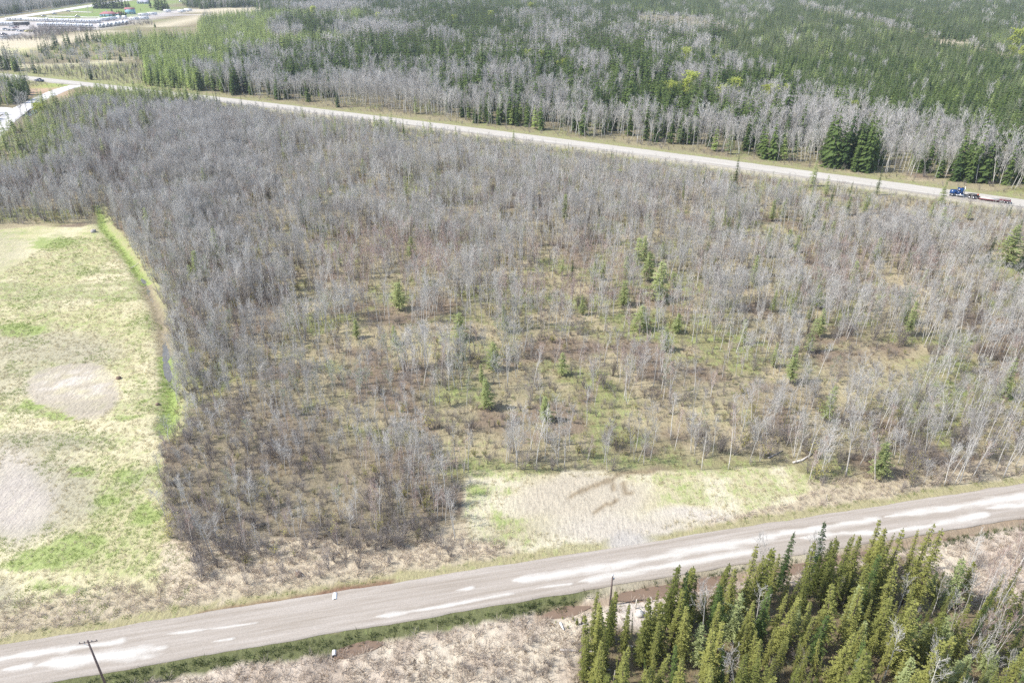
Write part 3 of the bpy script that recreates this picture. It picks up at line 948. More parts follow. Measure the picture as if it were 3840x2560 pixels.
def scatter(name, key, x, y, sc, label, cat, idx=None, tilt=0.05, zoff=0.0, wid=None):
    """a mass nobody could count: copies of a kind on the given points, one object"""
    x, y, sc = np.asarray(x, float), np.asarray(y, float), np.asarray(sc, float)
    n = len(x)
    if not n:
        return None
    k = KINDS[key]
    me = bpy.data.meshes.new(name)
    me.vertices.add(n)
    me.vertices.foreach_set('co', np.stack((x, y, H(x, y) + zoff), 1).astype(np.float32).ravel())
    idx = RS.randint(0, k['n'], n) if idx is None else idx
    me.attributes.new('pick', 'INT', 'POINT').data.foreach_set('value', idx.astype(np.int32))
    rot = np.stack((RS.normal(0, tilt, n), RS.normal(0, tilt, n), RS.uniform(0, 6.283, n)), 1)
    me.attributes.new('turn', 'FLOAT_VECTOR', 'POINT').data.foreach_set('vector', rot.astype(np.float32).ravel())
    w = sc * (RS.uniform(0.85, 1.15, n) if wid is None else wid)
    me.attributes.new('size', 'FLOAT_VECTOR', 'POINT').data.foreach_set('vector', np.stack((w, w, sc), 1).astype(np.float32).ravel())
    o = link(name, me)
    ng = bpy.data.node_groups.new('mass_' + name, 'GeometryNodeTree')
    ng.interface.new_socket('Geometry', in_out='INPUT', socket_type='NodeSocketGeometry')
    ng.interface.new_socket('Geometry', in_out='OUTPUT', socket_type='NodeSocketGeometry')
    N = ng.nodes
    gi, go = N.new('NodeGroupInput'), N.new('NodeGroupOutput')
    ci = N.new('GeometryNodeCollectionInfo')
    ci.inputs['Collection'].default_value = k['col']
    ci.inputs['Separate Children'].default_value = True
    ci.inputs['Reset Children'].default_value = True
    ip = N.new('GeometryNodeInstanceOnPoints')
    ip.inputs['Pick Instance'].default_value = True
    def na(nm, dt):
        a = N.new('GeometryNodeInputNamedAttribute')
        a.data_type = dt
        a.inputs['Name'].default_value = nm
        return [s for s in a.outputs if s.enabled and s.name == 'Attribute'][0]
    L = ng.links
    L.new(gi.outputs[0], ip.inputs['Points'])
    L.new(ci.outputs[0], ip.inputs['Instance'])
    L.new(na('pick', 'INT'), ip.inputs['Instance Index'])
    L.new(na('turn', 'FLOAT_VECTOR'), ip.inputs['Rotation'])
    L.new(na('size', 'FLOAT_VECTOR'), ip.inputs['Scale'])
    L.new(ip.outputs[0], go.inputs[0])
    md = o.modifiers.new('mass', 'NODES')
    md.node_group = ng
    return tag(o, label, cat, kind='stuff')

def individual(key, name, x, y, sc, label, cat, group, i=None, wid=None, tilt=0.04, rz=None, lean=None):
    k = KINDS[key]
    i = R.randrange(k['n']) if i is None else i
    w = sc * (rv(0.88, 1.12) if wid is None else wid)
    rot = (R.gauss(0, tilt), R.gauss(0, tilt), rv(0, 6.283) if rz is None else rz)
    if lean:
        rot = (lean[0], lean[1], rot[2])
    z = Hs(x, y)
    if k['trunk'][i] is None:
        return tag(link(name, k['crown'][i], None, (x, y, z), rot, (w, w, sc)), label, cat, group)
    t = thing(name, label, cat, (x, y, z), group=group, rot=rot, scl=(w, w, sc))
    link('trunk', k['trunk'][i], t)
    link('crown', k['crown'][i], t)
    return t

kind('aspen', [bare_tree(rv(7.6, 8.6), 0.095, rv(.4, .56), 15, 0.62, 1.45, 5, 3) for _ in range(6)], M_ASPBK, (M_ASPTW,), 8)
kind('clump_aspen', [bare_tree(rv(7.2, 8.4), 0.085, rv(.28, .4), 26, 0.75, 2.0, 6, 4, 0.05) for _ in range(5)], M_ASPBK, (M_ASPTW,), 8)
kind('bud_aspen', [bare_tree(rv(7.4, 8.4), 0.075, rv(.34, .45), 17, 0.62, 1.45, 5, 3, leaf=0.35, leafs=0.10) for _ in range(4)], M_ASPBK, (M_ASPTW, M_LARCHG), 8)
kind('birch', [bare_tree(rv(6.6, 8), 0.065, rv(.3, .4), 20, 0.5, 1.3, 6, 4, 0.04, 0.012, R.choice((1, 1, 2, 3))) for _ in range(5)], M_BIRBK, (M_BIRTW,), 7.5)
kind('shrub', [(None, shrub_mesh(rv(3.2, 4.2), R.randrange(10, 16), rv(.35, .6))) for _ in range(6)], None, (M_SHRTW, M_BUD), 3.7)
kind('bud_shrub', [(None, shrub_mesh(rv(2.8, 3.6), R.randrange(9, 13), rv(.4, .6), leaf=0.45, leafs=0.13)) for _ in range(4)], None, (M_SHRTW, M_BUD), 3.2)
kind('spruce', [fine_conifer(rv(9.5, 10.5), .13, rv(.05, .12), 30, 8, rv(1.1, 1.5), .45, .85, rv(.08, .2)) for _ in range(5)], M_BARK, (M_SPRUCE,), 10)
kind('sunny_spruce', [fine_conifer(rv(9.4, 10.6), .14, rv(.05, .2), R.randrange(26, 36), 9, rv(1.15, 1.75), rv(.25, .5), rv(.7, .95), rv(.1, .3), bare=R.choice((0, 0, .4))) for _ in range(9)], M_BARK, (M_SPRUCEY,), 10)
kind('far_spruce', [conifer(rv(9.4, 10.6), .12, .08, 17, 6, rv(1.4, 2.0), .5, .2, .8, 1, club=R.choice((0, .12)), thin=.5) for _ in range(6)], M_BARK, (M_SPRUCE,), 10)
kind('larch', [fine_conifer(rv(8.5, 9.5), .09, rv(.08, .18), R.randrange(18, 24), 8, rv(1.6, 2.1), rv(-.05, .15), rv(.65, .85), rv(.08, .2), .36) for _ in range(7)], M_BARK, (M_LARCH,), 9)
kind('far_larch', [conifer(rv(8.5, 9.5), .1, .12, 16, 7, rv(1.3, 1.7), .15, .2, .65, 1, gap=.12, thin=.42) for _ in range(5)], M_BARK, (M_LARCHF,), 9)
kind('grey_larch', [conifer(rv(8.5, 9.5), .1, .16, 15, 7, rv(1.1, 1.4), .15, .2, .7, 1, gap=.2, thin=.36) for _ in range(4)], M_BARK, (M_LARCHG,), 9)
kind('leaf_tree', [bare_tree(rv(9.6, 10.4), 0.11, .36, 28, 0.85, 2.7, 6, 4, 0.05, leaf=0.95, leafs=0.3) for _ in range(4)], M_ASPBK, (M_ASPTW, M_LEAF), 10)
kind('far_aspen', [bare_tree(rv(9.4, 10.6), 0.12, rv(.4, .5), 18, 0.7, 2.1, 5, 3, 0.045, 0.026) for _ in range(6)], M_ASPBK, (M_ASPTW,), 10)

def snag_mesh(h):
    tr, cr = MB(), MB()
    p, d, pts = Vector((0, 0, -.1)), Vector((rv(-.05, .05), rv(-.05, .05), 1)), []
    for i in range(6):
        pts.append(p.copy())
        d = (d + Vector((rv(-.03, .03), rv(-.03, .03), 0))).normalized()
        p = p + d * h / 5
    tr.tube(pts, [.10, .09, .08, .065, .05, .02], 5)
    for b in range(16):
        i = R.randrange(2, 5)
        q = pts[i].lerp(pts[i + 1], R.random()) if i < 5 else pts[5]
        dd = perp(Vector((0, 0, 1)), rv(.9, 1.6))
        cr.tube([q, q + dd * rv(.15, .6)], [.018, .006], 3, 0, False)
    return tr, cr

kind('snag', [snag_mesh(rv(5, 6)) for _ in range(4)], M_BURNT, (M_BURNT,), 5.5)

def far_group(parts):
    """a handful of neighbouring trees, for the far slopes where single ones are a pixel or two"""
    out = MB()
    for (tr, cr), dx, dy, s in parts:
        for o in (tr, cr):
            m = MB()
            m.V = [(a * s + dx, b * s + dy, c * s) for a, b, c in o.V]
            m.F, m.I = o.F, o.I
            out.join(m, 0 if o is tr else 1)
    return None, out

def tiny_con(h, rad):
    return conifer(h, .1, .08, 8, 5, rad, .5, .25, .8, 1, thin=.6)

def tiny_bare(h):
    return bare_tree(h, .14, .4, 10, .75, 2.2, 3, 3, .05, .055)

def groups(fn, n, m, spread):
    return [far_group([(fn(), rv(-spread, spread), rv(-spread, spread), rv(.75, 1.1)) for _ in range(m)]) for _ in range(n)]

kind('spruce_group', groups(lambda: tiny_con(rv(9, 10.5), rv(1.2, 1.6)), 5, 6, 3.6), None, (M_BARK, M_SPRUCE), 10)
kind('larch_group', groups(lambda: tiny_con(rv(8.5, 10), rv(1.1, 1.5)), 5, 6, 3.6), None, (M_BARK, M_LARCHF), 10)
kind('grey_larch_group', groups(lambda: tiny_con(rv(8.5, 10), rv(1.0, 1.4)), 4, 6, 3.6), None, (M_BARK, M_LARCHG), 10)
kind('aspen_group', groups(lambda: tiny_bare(rv(8.5, 10)), 5, 5, 3.6), None, (M_ASPBK, M_ASPTW), 10)

def tuft(n, h, lay, w=0.02, spread=0.2):
    b = MB()
    for _ in range(n):
        a, t = rv(0, 6.28), rv(0.1, 1) * lay
        o = Vector((rv(-spread, spread), rv(-spread, spread), -.03))
        d = Vector((math.cos(a) * math.sin(t), math.sin(a) * math.sin(t), math.cos(t)))
        L = h * rv(.6, 1.15)
        s = d.orthogonal().normalized() * w * rv(.6, 1.3)
        s.rotate(Matrix.Rotation(rv(0, 6.28), 3, d))
        m = o + d * L * .6
        e = o + d * L + Vector((math.cos(a), math.sin(a), -.4)) * L * .12
        b.quad(o - s, o + s, m + s * .8, m - s * .8)
        b.tri(m - s * .8, m + s * .8, e)
    return None, b

kind('straw_tuft', [tuft(16, .55, 1.35, .022, .3) for _ in range(4)], None, (M_STRAW,), .5)
kind('tan_tuft', [tuft(18, .85, .8, .022, .3) for _ in range(4)], None, (M_TAN,), .8)
kind('green_tuft', [tuft(18, .35, .9, .022, .3) for _ in range(4)], None, (M_GRASS,), .3)
kind('dark_tuft', [tuft(18, .55, .6, .022, .3) for _ in range(4)], None, (M_DKGRASS,), .5)
kind('litter_tuft', [tuft(16, .6, 1.2, .022, .35) for _ in range(4)], None, (M_BROWN,), .5)

# ------------------------------------------------------------------ where things grow (tree bases, photo pixels)
Z_PLOT = [(-700, 900), (-60, 560), (60, 470), (150, 415), (300, 345), (560, 378), (900, 408), (1200, 448), (1500, 488), (1900, 538), (2300, 598), (2700, 650), (3100, 706), (3500, 760), (3900, 815), (4600, 900),
          (4600, 1660), (3900, 1770), (3600, 1815), (3300, 1862), (3100, 1880), (3050, 1835), (2985, 1740), (2600, 1762), (2300, 1770), (1760, 1770), (1715, 1900), (1720, 2020), (1500, 2060), (1250, 2090), (1000, 2120), (760, 2140),
          (690, 2075), (640, 2010), (612, 1900), (600, 1700), (590, 1660), (650, 1620), (662, 1500), (655, 1350), (640, 1220), (600, 1110), (540, 1010), (470, 905), (410, 820), (370, 790), (330, 832), (200, 842), (0, 838), (-700, 880)]
Z_SCRUB = [(690, 2075), (760, 2140), (1000, 2120), (1250, 2090), (1500, 2060), (1720, 2020), (1870, 2090), (1600, 2150), (1300, 2200), (1000, 2250), (780, 2240)]
Z_RVERGE = [(3060, 1890), (3300, 1862), (3900, 1770), (4400, 1700), (4400, 1760), (3900, 1830), (3400, 1885), (3100, 1925)]
Z_SWOOD = [(2190, 2480), (2260, 2390), (2420, 2370), (2560, 2280), (2700, 2310), (2900, 2180), (3180, 2150), (3350, 2130), (3480, 2190), (3600, 2260), (3860, 2300), (4700, 2500), (5200, 3300), (2150, 3300)]
Z_LARCH = [(260, 190), (420, 150), (560, 120), (800, 70), (960, 58), (1150, 56), (1330, 52), (1390, 70), (1330, 90), (1060, 88), (1010, 110), (1090, 150), (1320, 150), (1330, 178), (1100, 200), (960, 215), (850, 240), (880, 290), (740, 350), (560, 338), (520, 300), (520, 220), (440, 215), (300, 225)]
Z_SPRTR = [(1560, -10), (1700, 40), (1900, 60), (2160, 50), (2360, 60), (2560, 75), (2760, 130), (2640, 190), (2760, 290), (2900, 330), (3000, 400), (3300, 470), (3500, 520), (3700, 580), (3900, 640), (4700, 800), (4700, -60), (1560, -60)]
Z_STUBS = [(90, 270), (100, 246), (300, 250), (480, 238), (540, 225), (560, 300), (520, 320), (380, 300), (200, 285)]
GAP = [(3000, 22), (3055, 40), (3150, 62), (3247, 82), (3370, 118), (3512, 155), (3635, 180), (3737, 205), (3840, 270), (4000, 340)]

def jitter(xa, xb, ya, yb, st, rs):
    nx_, ny_ = int((xb - xa) / st), int((yb - ya) / st)
    X, Y = np.meshgrid(np.arange(nx_), np.arange(ny_))
    x = xa + (X.ravel() + rs.uniform(0, 1, X.size)) * st
    y = ya + (Y.ravel() + rs.uniform(0, 1, X.size)) * st
    return x, y

def inview(x, y, m=1.13, zt=12):
    u, v = PX(x, y)
    u2, v2 = PX(x, y, zt)
    return (np.abs(u - 1920) < 1920 * m + 60) & (v2 < 2560 + 260) & (v > -30) & (y > 15)

POP = {k: [[], [], []] for k in KINDS}

def plant(key, x, y, sc):
    p = POP[key]
    p[0].append(np.asarray(x)); p[1].append(np.asarray(y)); p[2].append(np.asarray(sc))

def road_free(x, y, m=0.0):
    fd = np.abs(y - far_c(x)) / np.sqrt(1 + far_slope(x) ** 2)
    sd = dline(x, y, side_line)[0]
    pd = dline(x, y, pad_line)[0]
    return (fd > FAR_HW + 2.5 + m) & ((y > near_up(x) + 1 + m) | (y < near_lo(x) - 1 - m)) & (sd > 6.0) & (pd > 6.5)

rs = np.random.RandomState(21)
# --- the wooded plot between the roads
x, y = jitter(-230, 230, 55, 470, 1.28, rs)
m = inview(x, y) & road_free(x, y)
x, y = x[m], y[m]
u, v = PX(x, y)
dpt = np.maximum(depth(x, y), 40)
wu, wv = u + (fbm(x / 8, y / 8, 30) - .5) * 12000 / dpt, v + (fbm(x / 8, y / 8, 31) - .5) * 6000 / dpt
m = inpoly(u * .7 + wu * .3, v * .7 + wv * .3, Z_PLOT)
x, y, u, v, wu, wv = x[m], y[m], u[m], v[m], wu[m], wv[m]
clump = fbm(x / 9, y / 9, 60, 3)
fine = fbm(x / 3.5, y / 3.5, 61, 2)
r = rs.uniform(0, 1, len(x))
# density of all woody plants
den = np.full(len(x), 0.42) + .2 * sstep(1150, 750, wu) + .06 * sstep(2300, 2800, wu)
den += 0.8 * (clump - 0.5)
den += 0.06 * ell(wu, wv, 950, 640, 700, 230, .5) - .16 * sstep(.52, .62, fbm(x / 17, y / 17, 62, 3)) + 0.12 * ell(wu, wv, 850, 1300, 250, 450, .5) + 0.05 * ell(wu, wv, 2300, 800, 900, 200, .6)
den += 0.34 * inpoly(wu, wv, [(600, 1600), (1100, 1500), (1700, 1750), (1720, 2050), (700, 2100), (600, 1900)])
for cu, cv, ru, rv_, a in ((1050, 800, 150, 35, .4), (1150, 1330, 120, 40, .4), (1450, 1260, 200, 40, .42), (1650, 1310, 150, 40, .4), (2000, 1040, 130, 30, .35), (2900, 880, 140, 35, .4), (3150, 1480, 180, 45, .35), (1800, 1680, 140, 60, .38), (2450, 1600, 350, 90, .3), (3300, 1380, 160, 50, .3),
                           (1300, 980, 120, 30, .3), (1700, 700, 150, 35, .3), (1950, 1400, 350, 160, .2), (2250, 1100, 200, 60, .2), (2650, 1350, 300, 120, .2), (3400, 1250, 350, 200, .15), (3000, 800, 600, 60, .2), (250, 560, 250, 130, .1), (560, 560, 40, 110, .35)):
    den -= a * .9 * ell(wu, wv, cu, cv, ru, rv_, .6)
keep = r < den * (.35 + .65 * sstep(5, 16, np.abs(y - far_c(x)) / np.sqrt(1 + far_slope(x) ** 2) - FAR_HW))
# which plant: birch patches, alder, aspen
pb = 0.05 + 0.7 * ell(wu, wv, 1480, 1030, 250, 110, .5) + 0.6 * ell(wu, wv, 2150, 1090, 280, 130, .5) + 0.5 * ell(wu, wv, 3280, 1080, 260, 120, .5) + .45 * ell(wu, wv, 2350, 1350, 350, 160, .6) + .25 * ell(wu, wv, 1600, 1850, 250, 120, .6)
ps = 0.16 + 0.62 * inpoly(wu, wv, [(590, 1560), (900, 1500), (1250, 1750), (1700, 1880), (1740, 2100), (700, 2150), (590, 1900)]) + .3 * ell(wu, wv, 1900, 1550, 450, 220, .5) + .3 * ell(wu, wv, 800, 1150, 220, 260, .5) + .35 * ell(wu, wv, 470, 650, 130, 200, .5) + .3 * ell(wu, wv, 150, 620, 260, 160, .5) + .3 * ell(wu, wv, 3100, 1720, 700, 120, .5)
q = rs.uniform(0, 1, len(x))
isb = keep & (q < pb)
iss = keep & ~isb & (q < pb + ps * (1 - pb))
isa = keep & ~isb & ~iss
hs = 0.86 + 0.35 * (clump - .5) * 1.4 + rs.normal(0, .1, len(x))
hs *= 1 - .36 * ell(wu, wv, 1000, 1750, 650, 380, .6) + .10 * ell(wu, wv, 900, 600, 600, 200, .5)
fdp = np.abs(y - far_c(x)) / np.sqrt(1 + far_slope(x) ** 2) - FAR_HW
hs *= .5 + .5 * sstep(6, 55, fdp)
sdp = dline(x, y, side_line)[0]
hs *= .32 + .68 * sstep(6, 45, sdp)
hs = np.clip(hs, .22, 1.25)
wide = ell(wu, wv, 650, 600, 420, 260, .5) + .5 * ell(wu, wv, 850, 1500, 300, 500, .5)
cl = isa & (rs.uniform(0, 1, len(x)) < .25 + .5 * wide)
bd = isa & ~cl & (rs.uniform(0, 1, len(x)) < .05 + .5 * ell(wu, wv, 1300, 1420, 240, 160, .6) + .3 * ell(wu, wv, 3350, 1500, 350, 120, .6) + .35 * ell(wu, wv, 1700, 1480, 120, 80, .6))
plant('clump_aspen', x[cl], y[cl], hs[cl] * .9)
plant('bud_aspen', x[bd], y[bd], hs[bd] * .95)
sel = isa & ~cl & ~bd
plant('aspen', x[sel], y[sel], hs[sel])
plant('birch', x[isb], y[isb], hs[isb] * .95)
by = iss & (rs.uniform(0, 1, len(x)) < .16 + .2 * ell(wu, wv, 2300, 1500, 900, 300, .5))
plant('bud_shrub', x[by], y[by], hs[by] * .95)
plant('shrub', x[iss & ~by], y[iss & ~by], hs[iss & ~by] * 1.1)
# low brush between
lowb = ~keep & (rs.uniform(0, 1, len(x)) < .38)
plant('shrub', x[lowb], y[lowb], rs.uniform(.22, .5, lowb.sum()))
lowb = ~keep & ~lowb & (rs.uniform(0, 1, len(x)) < .10)
plant('bud_shrub', x[lowb], y[lowb], rs.uniform(.25, .55, lowb.sum()))
# scattered larches of the plot's far left corner and right half
cand = rs.uniform(0, 1, len(x))
pl_ = .0015 + .17 * ell(u, v, 520, 385, 290, 32, .4) + .05 * ell(u, v, 140, 560, 220, 130, .5) + .04 * ell(u, v, 380, 460, 250, 80, .5) + .02 * ell(u, v, 2950, 790, 350, 80, .5) + .008 * ell(u, v, 3100, 1250, 700, 300, .5) + .018 * ell(u, v, 1700, 520, 900, 40, .6)
m = cand < pl_
plant('larch', x[m], y[m], rs.uniform(.45, .9, m.sum()) * (.75 + .35 * sstep(6, 40, sdp[m])))
m = (cand > .9992 - .03 * ell(u, v, 700, 400, 350, 20, .5)) & (v < 900)
plant('spruce', x[m], y[m], rs.uniform(.4, .85, m.sum()))
xx, yy = jitter(-330, 0, 240, 420, 2.6, rs)
uu, vv = PX(xx, yy)
pp = .42 * ell(uu, vv, 560, 398, 230, 24, .5) + .3 * ell(uu, vv, 190, 425, 60, 22, .4) + .22 * ell(uu, vv, 60, 540, 190, 60, .5) + .12 * ell(uu, vv, 420, 460, 220, 40, .5)
mm = (rs.uniform(0, 1, len(xx)) < pp) & road_free(xx, yy, 2)
ds = rs.uniform(0, 1, len(xx))
plant('larch', xx[mm & (ds < .85)], yy[mm & (ds < .85)], rs.uniform(.7, 1.25, (mm & (ds < .85)).sum()))
plant('spruce', xx[mm & (ds >= .85)], yy[mm & (ds >= .85)], rs.uniform(.45, .8, (mm & (ds >= .85)).sum()))
# --- scrub at the near corner and right verge
for zp, st, pr in ((Z_SCRUB, 1.7, .5), (Z_RVERGE, 1.6, .55)):
    x, y = jitter(-80, 130, 50, 115, st, rs)
    u, v = PX(x, y)
    m = inpoly(u, v, zp) & road_free(x, y, 1) & (rs.uniform(0, 1, len(x)) < pr)
    x, y = x[m], y[m]
    g = rs.uniform(0, 1, len(x)) < .15
    plant('shrub', x[~g], y[~g], rs.uniform(.28, .85, (~g).sum()))
    plant('bud_shrub', x[g], y[g], rs.uniform(.25, .5, g.sum()))
# --- far side of the far road and the slopes beyond
def far_wood(ya, yb, st, grouped):
    x, y = jitter(-1050, 1050, ya, yb, st, rs)
    m = inview(x, y, 1.1, 10) & road_free(x, y, 3.5)
    x, y = x[m], y[m]
    u, v = PX(x, y)
    fd = (y - far_c(x)) / np.sqrt(1 + far_slope(x) ** 2)
    m = (fd > FAR_HW + 1 + 15 * fbm(x / 11, y / 11, 65)) | (u < 110)
    m &= ~inpoly(u, v, Z_PLOT)
    m &= ~inpoly(u, v, Z_TANF) & ~inpoly(u, v, Z_TAN2) & ~inpoly(u, v, Z_LOT) & ~inpoly(u, v, Z_LAWN)
    m &= ~((u < 760) & (v < 150) & ~inpoly(u, v, [(-700, 95), (0, 60), (340, 14), (420, 2), (420, -40), (-700, -40)]) & ~inpoly(u, v, [(700, 20), (780, 8), (960, 8), (960, 26), (780, 26), (720, 34)]))
    m &= ~inpoly(u, v, [(-600, 175), (0, 105), (349, 36), (480, 8), (480, -20), (349, 8), (0, 60), (-600, 120)])
    x, y, u, v, fd = x[m], y[m], u[m], v[m], fd[m]
    dpt = depth(x, y)
    wu = u + (fbm(x / 30, y / 30, 66) - .5) * 60000 / dpt
    wv = v + (fbm(x / 30, y / 30, 67) - .5) * 14000 / dpt
    n = len(x)
    c1, c2 = fbm(x / 26, y / 26, 68, 3), fbm(x / 12, y / 12, 69, 2)
    # shares: aspen, spruce, larch, grey larch ; and density
    A = np.stack((.30 + 2.6 * (c1 - .5), .66 - 2.6 * (c1 - .5), np.full(n, .05), np.full(n, .05)), 1)
    D = np.full(n, .75)
    hh = np.full(n, 1.08)
    def zone(mask, a=None, d=None, h=None):
        mk = np.asarray(mask, float)[:, None]
        if a is not None:
            A[:] = A * (1 - mk) + np.array(a) * mk
        if d is not None:
            D[:] = D * (1 - mk[:, 0]) + d * mk[:, 0]
        if h is not None:
            hh[:] = hh * (1 - mk[:, 0]) + h * mk[:, 0]
    belt = (1 - sstep(28, 52, fd + (c2 - .5) * 50)) * .93
    zone(belt * (u > 950), (.92, .08, .02, .02), .9, .95)
    zone(inpoly(wu, wv, Z_SPRTR), (.012, .70, .05, .25), 1.0, .92)
    zone(inpoly(wu, wv, Z_SPRTR) * sstep(.52, .62, c1), (.02, .30, .12, .62), .97, .9)
    zone(inpoly(u * .6 + wu * .4, v * .6 + wv * .4, Z_LARCH), (.012, .05, .88, .06), 1.0, 1.0)
    zone(inpoly(wu, wv, [(2370, 61), (2560, 60), (2760, 100), (2757, 140), (2500, 130), (2370, 100)]), (.9, .03, .02, .1), .55, .55)
    zone(inpoly(wu, wv, [(2690, -5), (2900, -5), (2900, 60), (2780, 120), (2700, 90)]), (.1, .15, .05, .7), .95, .95)
    for cu, cv, ru, rv_, a, d, h in ((1240, 45, 100, 22, (.95, .03, .02, 0), .9, 1), (1070, 135, 70, 26, (.97, .03, 0, 0), 1, .9), (1440, 140, 150, 30, (.93, .07, 0, 0), .95, 1), (1180, 118, 110, 12, (.05, .95, 0, 0), .8, 1.25), (1380, 250, 210, 30, (.08, .9, .03, 0), .95, 1.25),
                                     (1430, 385, 210, 45, (.97, .03, 0, 0), .95, 1.05), (1010, 300, 90, 30, (.6, .4, 0, 0), .8, 1.05), (870, 300, 40, 16, (.9, .1, 0, 0), .95, .95), (760, 300, 40, 14, (.8, .2, 0, 0), .95, .9), (1740, 90, 170, 40, (.08, .9, .02, 0), .95, 1.15),
                                     (2070, 170, 100, 40, (.85, .15, 0, 0), .9, 1.05), (2080, 300, 70, 30, (.1, .9, 0, 0), .9, 1.2), (2350, 330, 70, 30, (.1, .9, 0, 0), .9, 1.3), (2250, 240, 100, 30, (.15, .85, 0, 0), .9, 1.2), (2470, 340, 60, 30, (.1, .9, 0, 0), .9, 1.3), (2640, 480, 60, 25, (.1, .9, 0, 0), .8, 1.3),
                                     (3200, 620, 90, 30, (.15, .85, 0, 0), .8, 1.35), (3720, 650, 120, 40, (.3, .7, 0, 0), .9, 1.3), (3000, 520, 150, 40, (.75, .25, 0, 0), .9, 1.2), (2100, 30, 130, 25, (.2, .4, .05, .35), .95, 1)):
        zone(ell(wu, wv, cu, cv, ru, rv_, .4), a, d, h)
    gd = dline(u, v, GAP)[0]
    zone((gd < 9) & (u > 2990), (.9, .05, 0, .05), .5, .7)
    zone(ell(u, v, 3575, 168, 80, 16, .3), None, .04)
    zone(inpoly(u, v, Z_STUBS), (.55, .05, .2, .2), .3, .35)
    zone(inpoly(u, v, [(-600, 225), (0, 210), (100, 206), (200, 185), (330, 158), (420, 165), (500, 215), (330, 230), (150, 242), (0, 238), (-600, 262)]), (.35, .22, .28, .15), .75, .5)
    zone(inpoly(u, v, [(-600, 460), (0, 420), (60, 380), (125, 330), (120, 288), (40, 268), (0, 262), (-600, 290)]), (.3, .02, .33, .35), 1, .6)
    zone((u < 420) & (v < 120), (.72, .28, 0, 0), .95, 1.25)
    A[:] = np.clip(A, 0, 1)
    A /= A.sum(1, keepdims=True)
    keep = rs.uniform(0, 1, n) < D
    pick = (np.cumsum(A, 1) < rs.uniform(0, 1, n)[:, None]).sum(1)
    sc = np.clip(hh * rs.normal(1, .13, n), .3, 1.7)
    mixed = ~inpoly(wu, wv, Z_SPRTR) & ~inpoly(wu, wv, Z_LARCH) & (u > 700)
    sc = np.where((pick == 1) & mixed, sc * rs.uniform(1.0, 1.5, n), sc)
    if not grouped:
        drop = (pick == 1) & mixed & (rs.uniform(0, 1, n) < .3)
        keep &= ~drop
    for i, key in enumerate(('aspen_group', 'spruce_group', 'larch_group', 'grey_larch_group') if grouped else ('far_aspen', 'far_spruce', 'far_larch', 'grey_larch')):
        m = keep & (pick == i)
        plant(key, x[m], y[m], sc[m])
    if not grouped:
        m = ~keep & (rs.uniform(0, 1, n) < .5)
        plant('shrub', x[m], y[m], rs.uniform(.35, .8, m.sum()))

far_wood(215, 520, 2.7, False)
far_wood(520, 1340, 6.6, True)
x, y = jitter(-330, 0, 300, 560, 2.0, rs)
u, v = PX(x, y)
m = inpoly(u, v, Z_STUBS) & road_free(x, y, 3) & (rs.uniform(0, 1, len(x)) < .22)
plant('snag', x[m], y[m], rs.uniform(.5, 1.0, m.sum()))
# verge brush of the far road
x, y = jitter(-330, 260, 180, 480, 2.2, rs)
fd = np.abs(y - far_c(x)) / np.sqrt(1 + far_slope(x) ** 2) - FAR_HW
m = inview(x, y) & road_free(x, y, .5) & (fd < 13) & (rs.uniform(0, 1, len(x)) < .4 + .9 * (fbm(x / 6, y / 6, 77) - .45))
gg = rs.uniform(0, 1, len(x)) < .25
plant('shrub', x[m & ~gg], y[m & ~gg], rs.uniform(.15, .55, (m & ~gg).sum()))
plant('bud_shrub', x[m & gg], y[m & gg], rs.uniform(.2, .5, (m & gg).sum()))

# ------------------------------------------------------------------ single trees one can point at
def height_for(u, v, hp):
    """real height of something standing at photo pixel u,v that is hp photo pixels tall"""
    x, y = (float(c) for c in G(u, v))
    t = (1280 - (v - hp)) / CAM_F
    # (y*SP+(z-H)*CP) = t*(y*CP-(z-H)*SP)
    return (t * y * CP - y * SP) / (CP + t * SP) + CAM_H

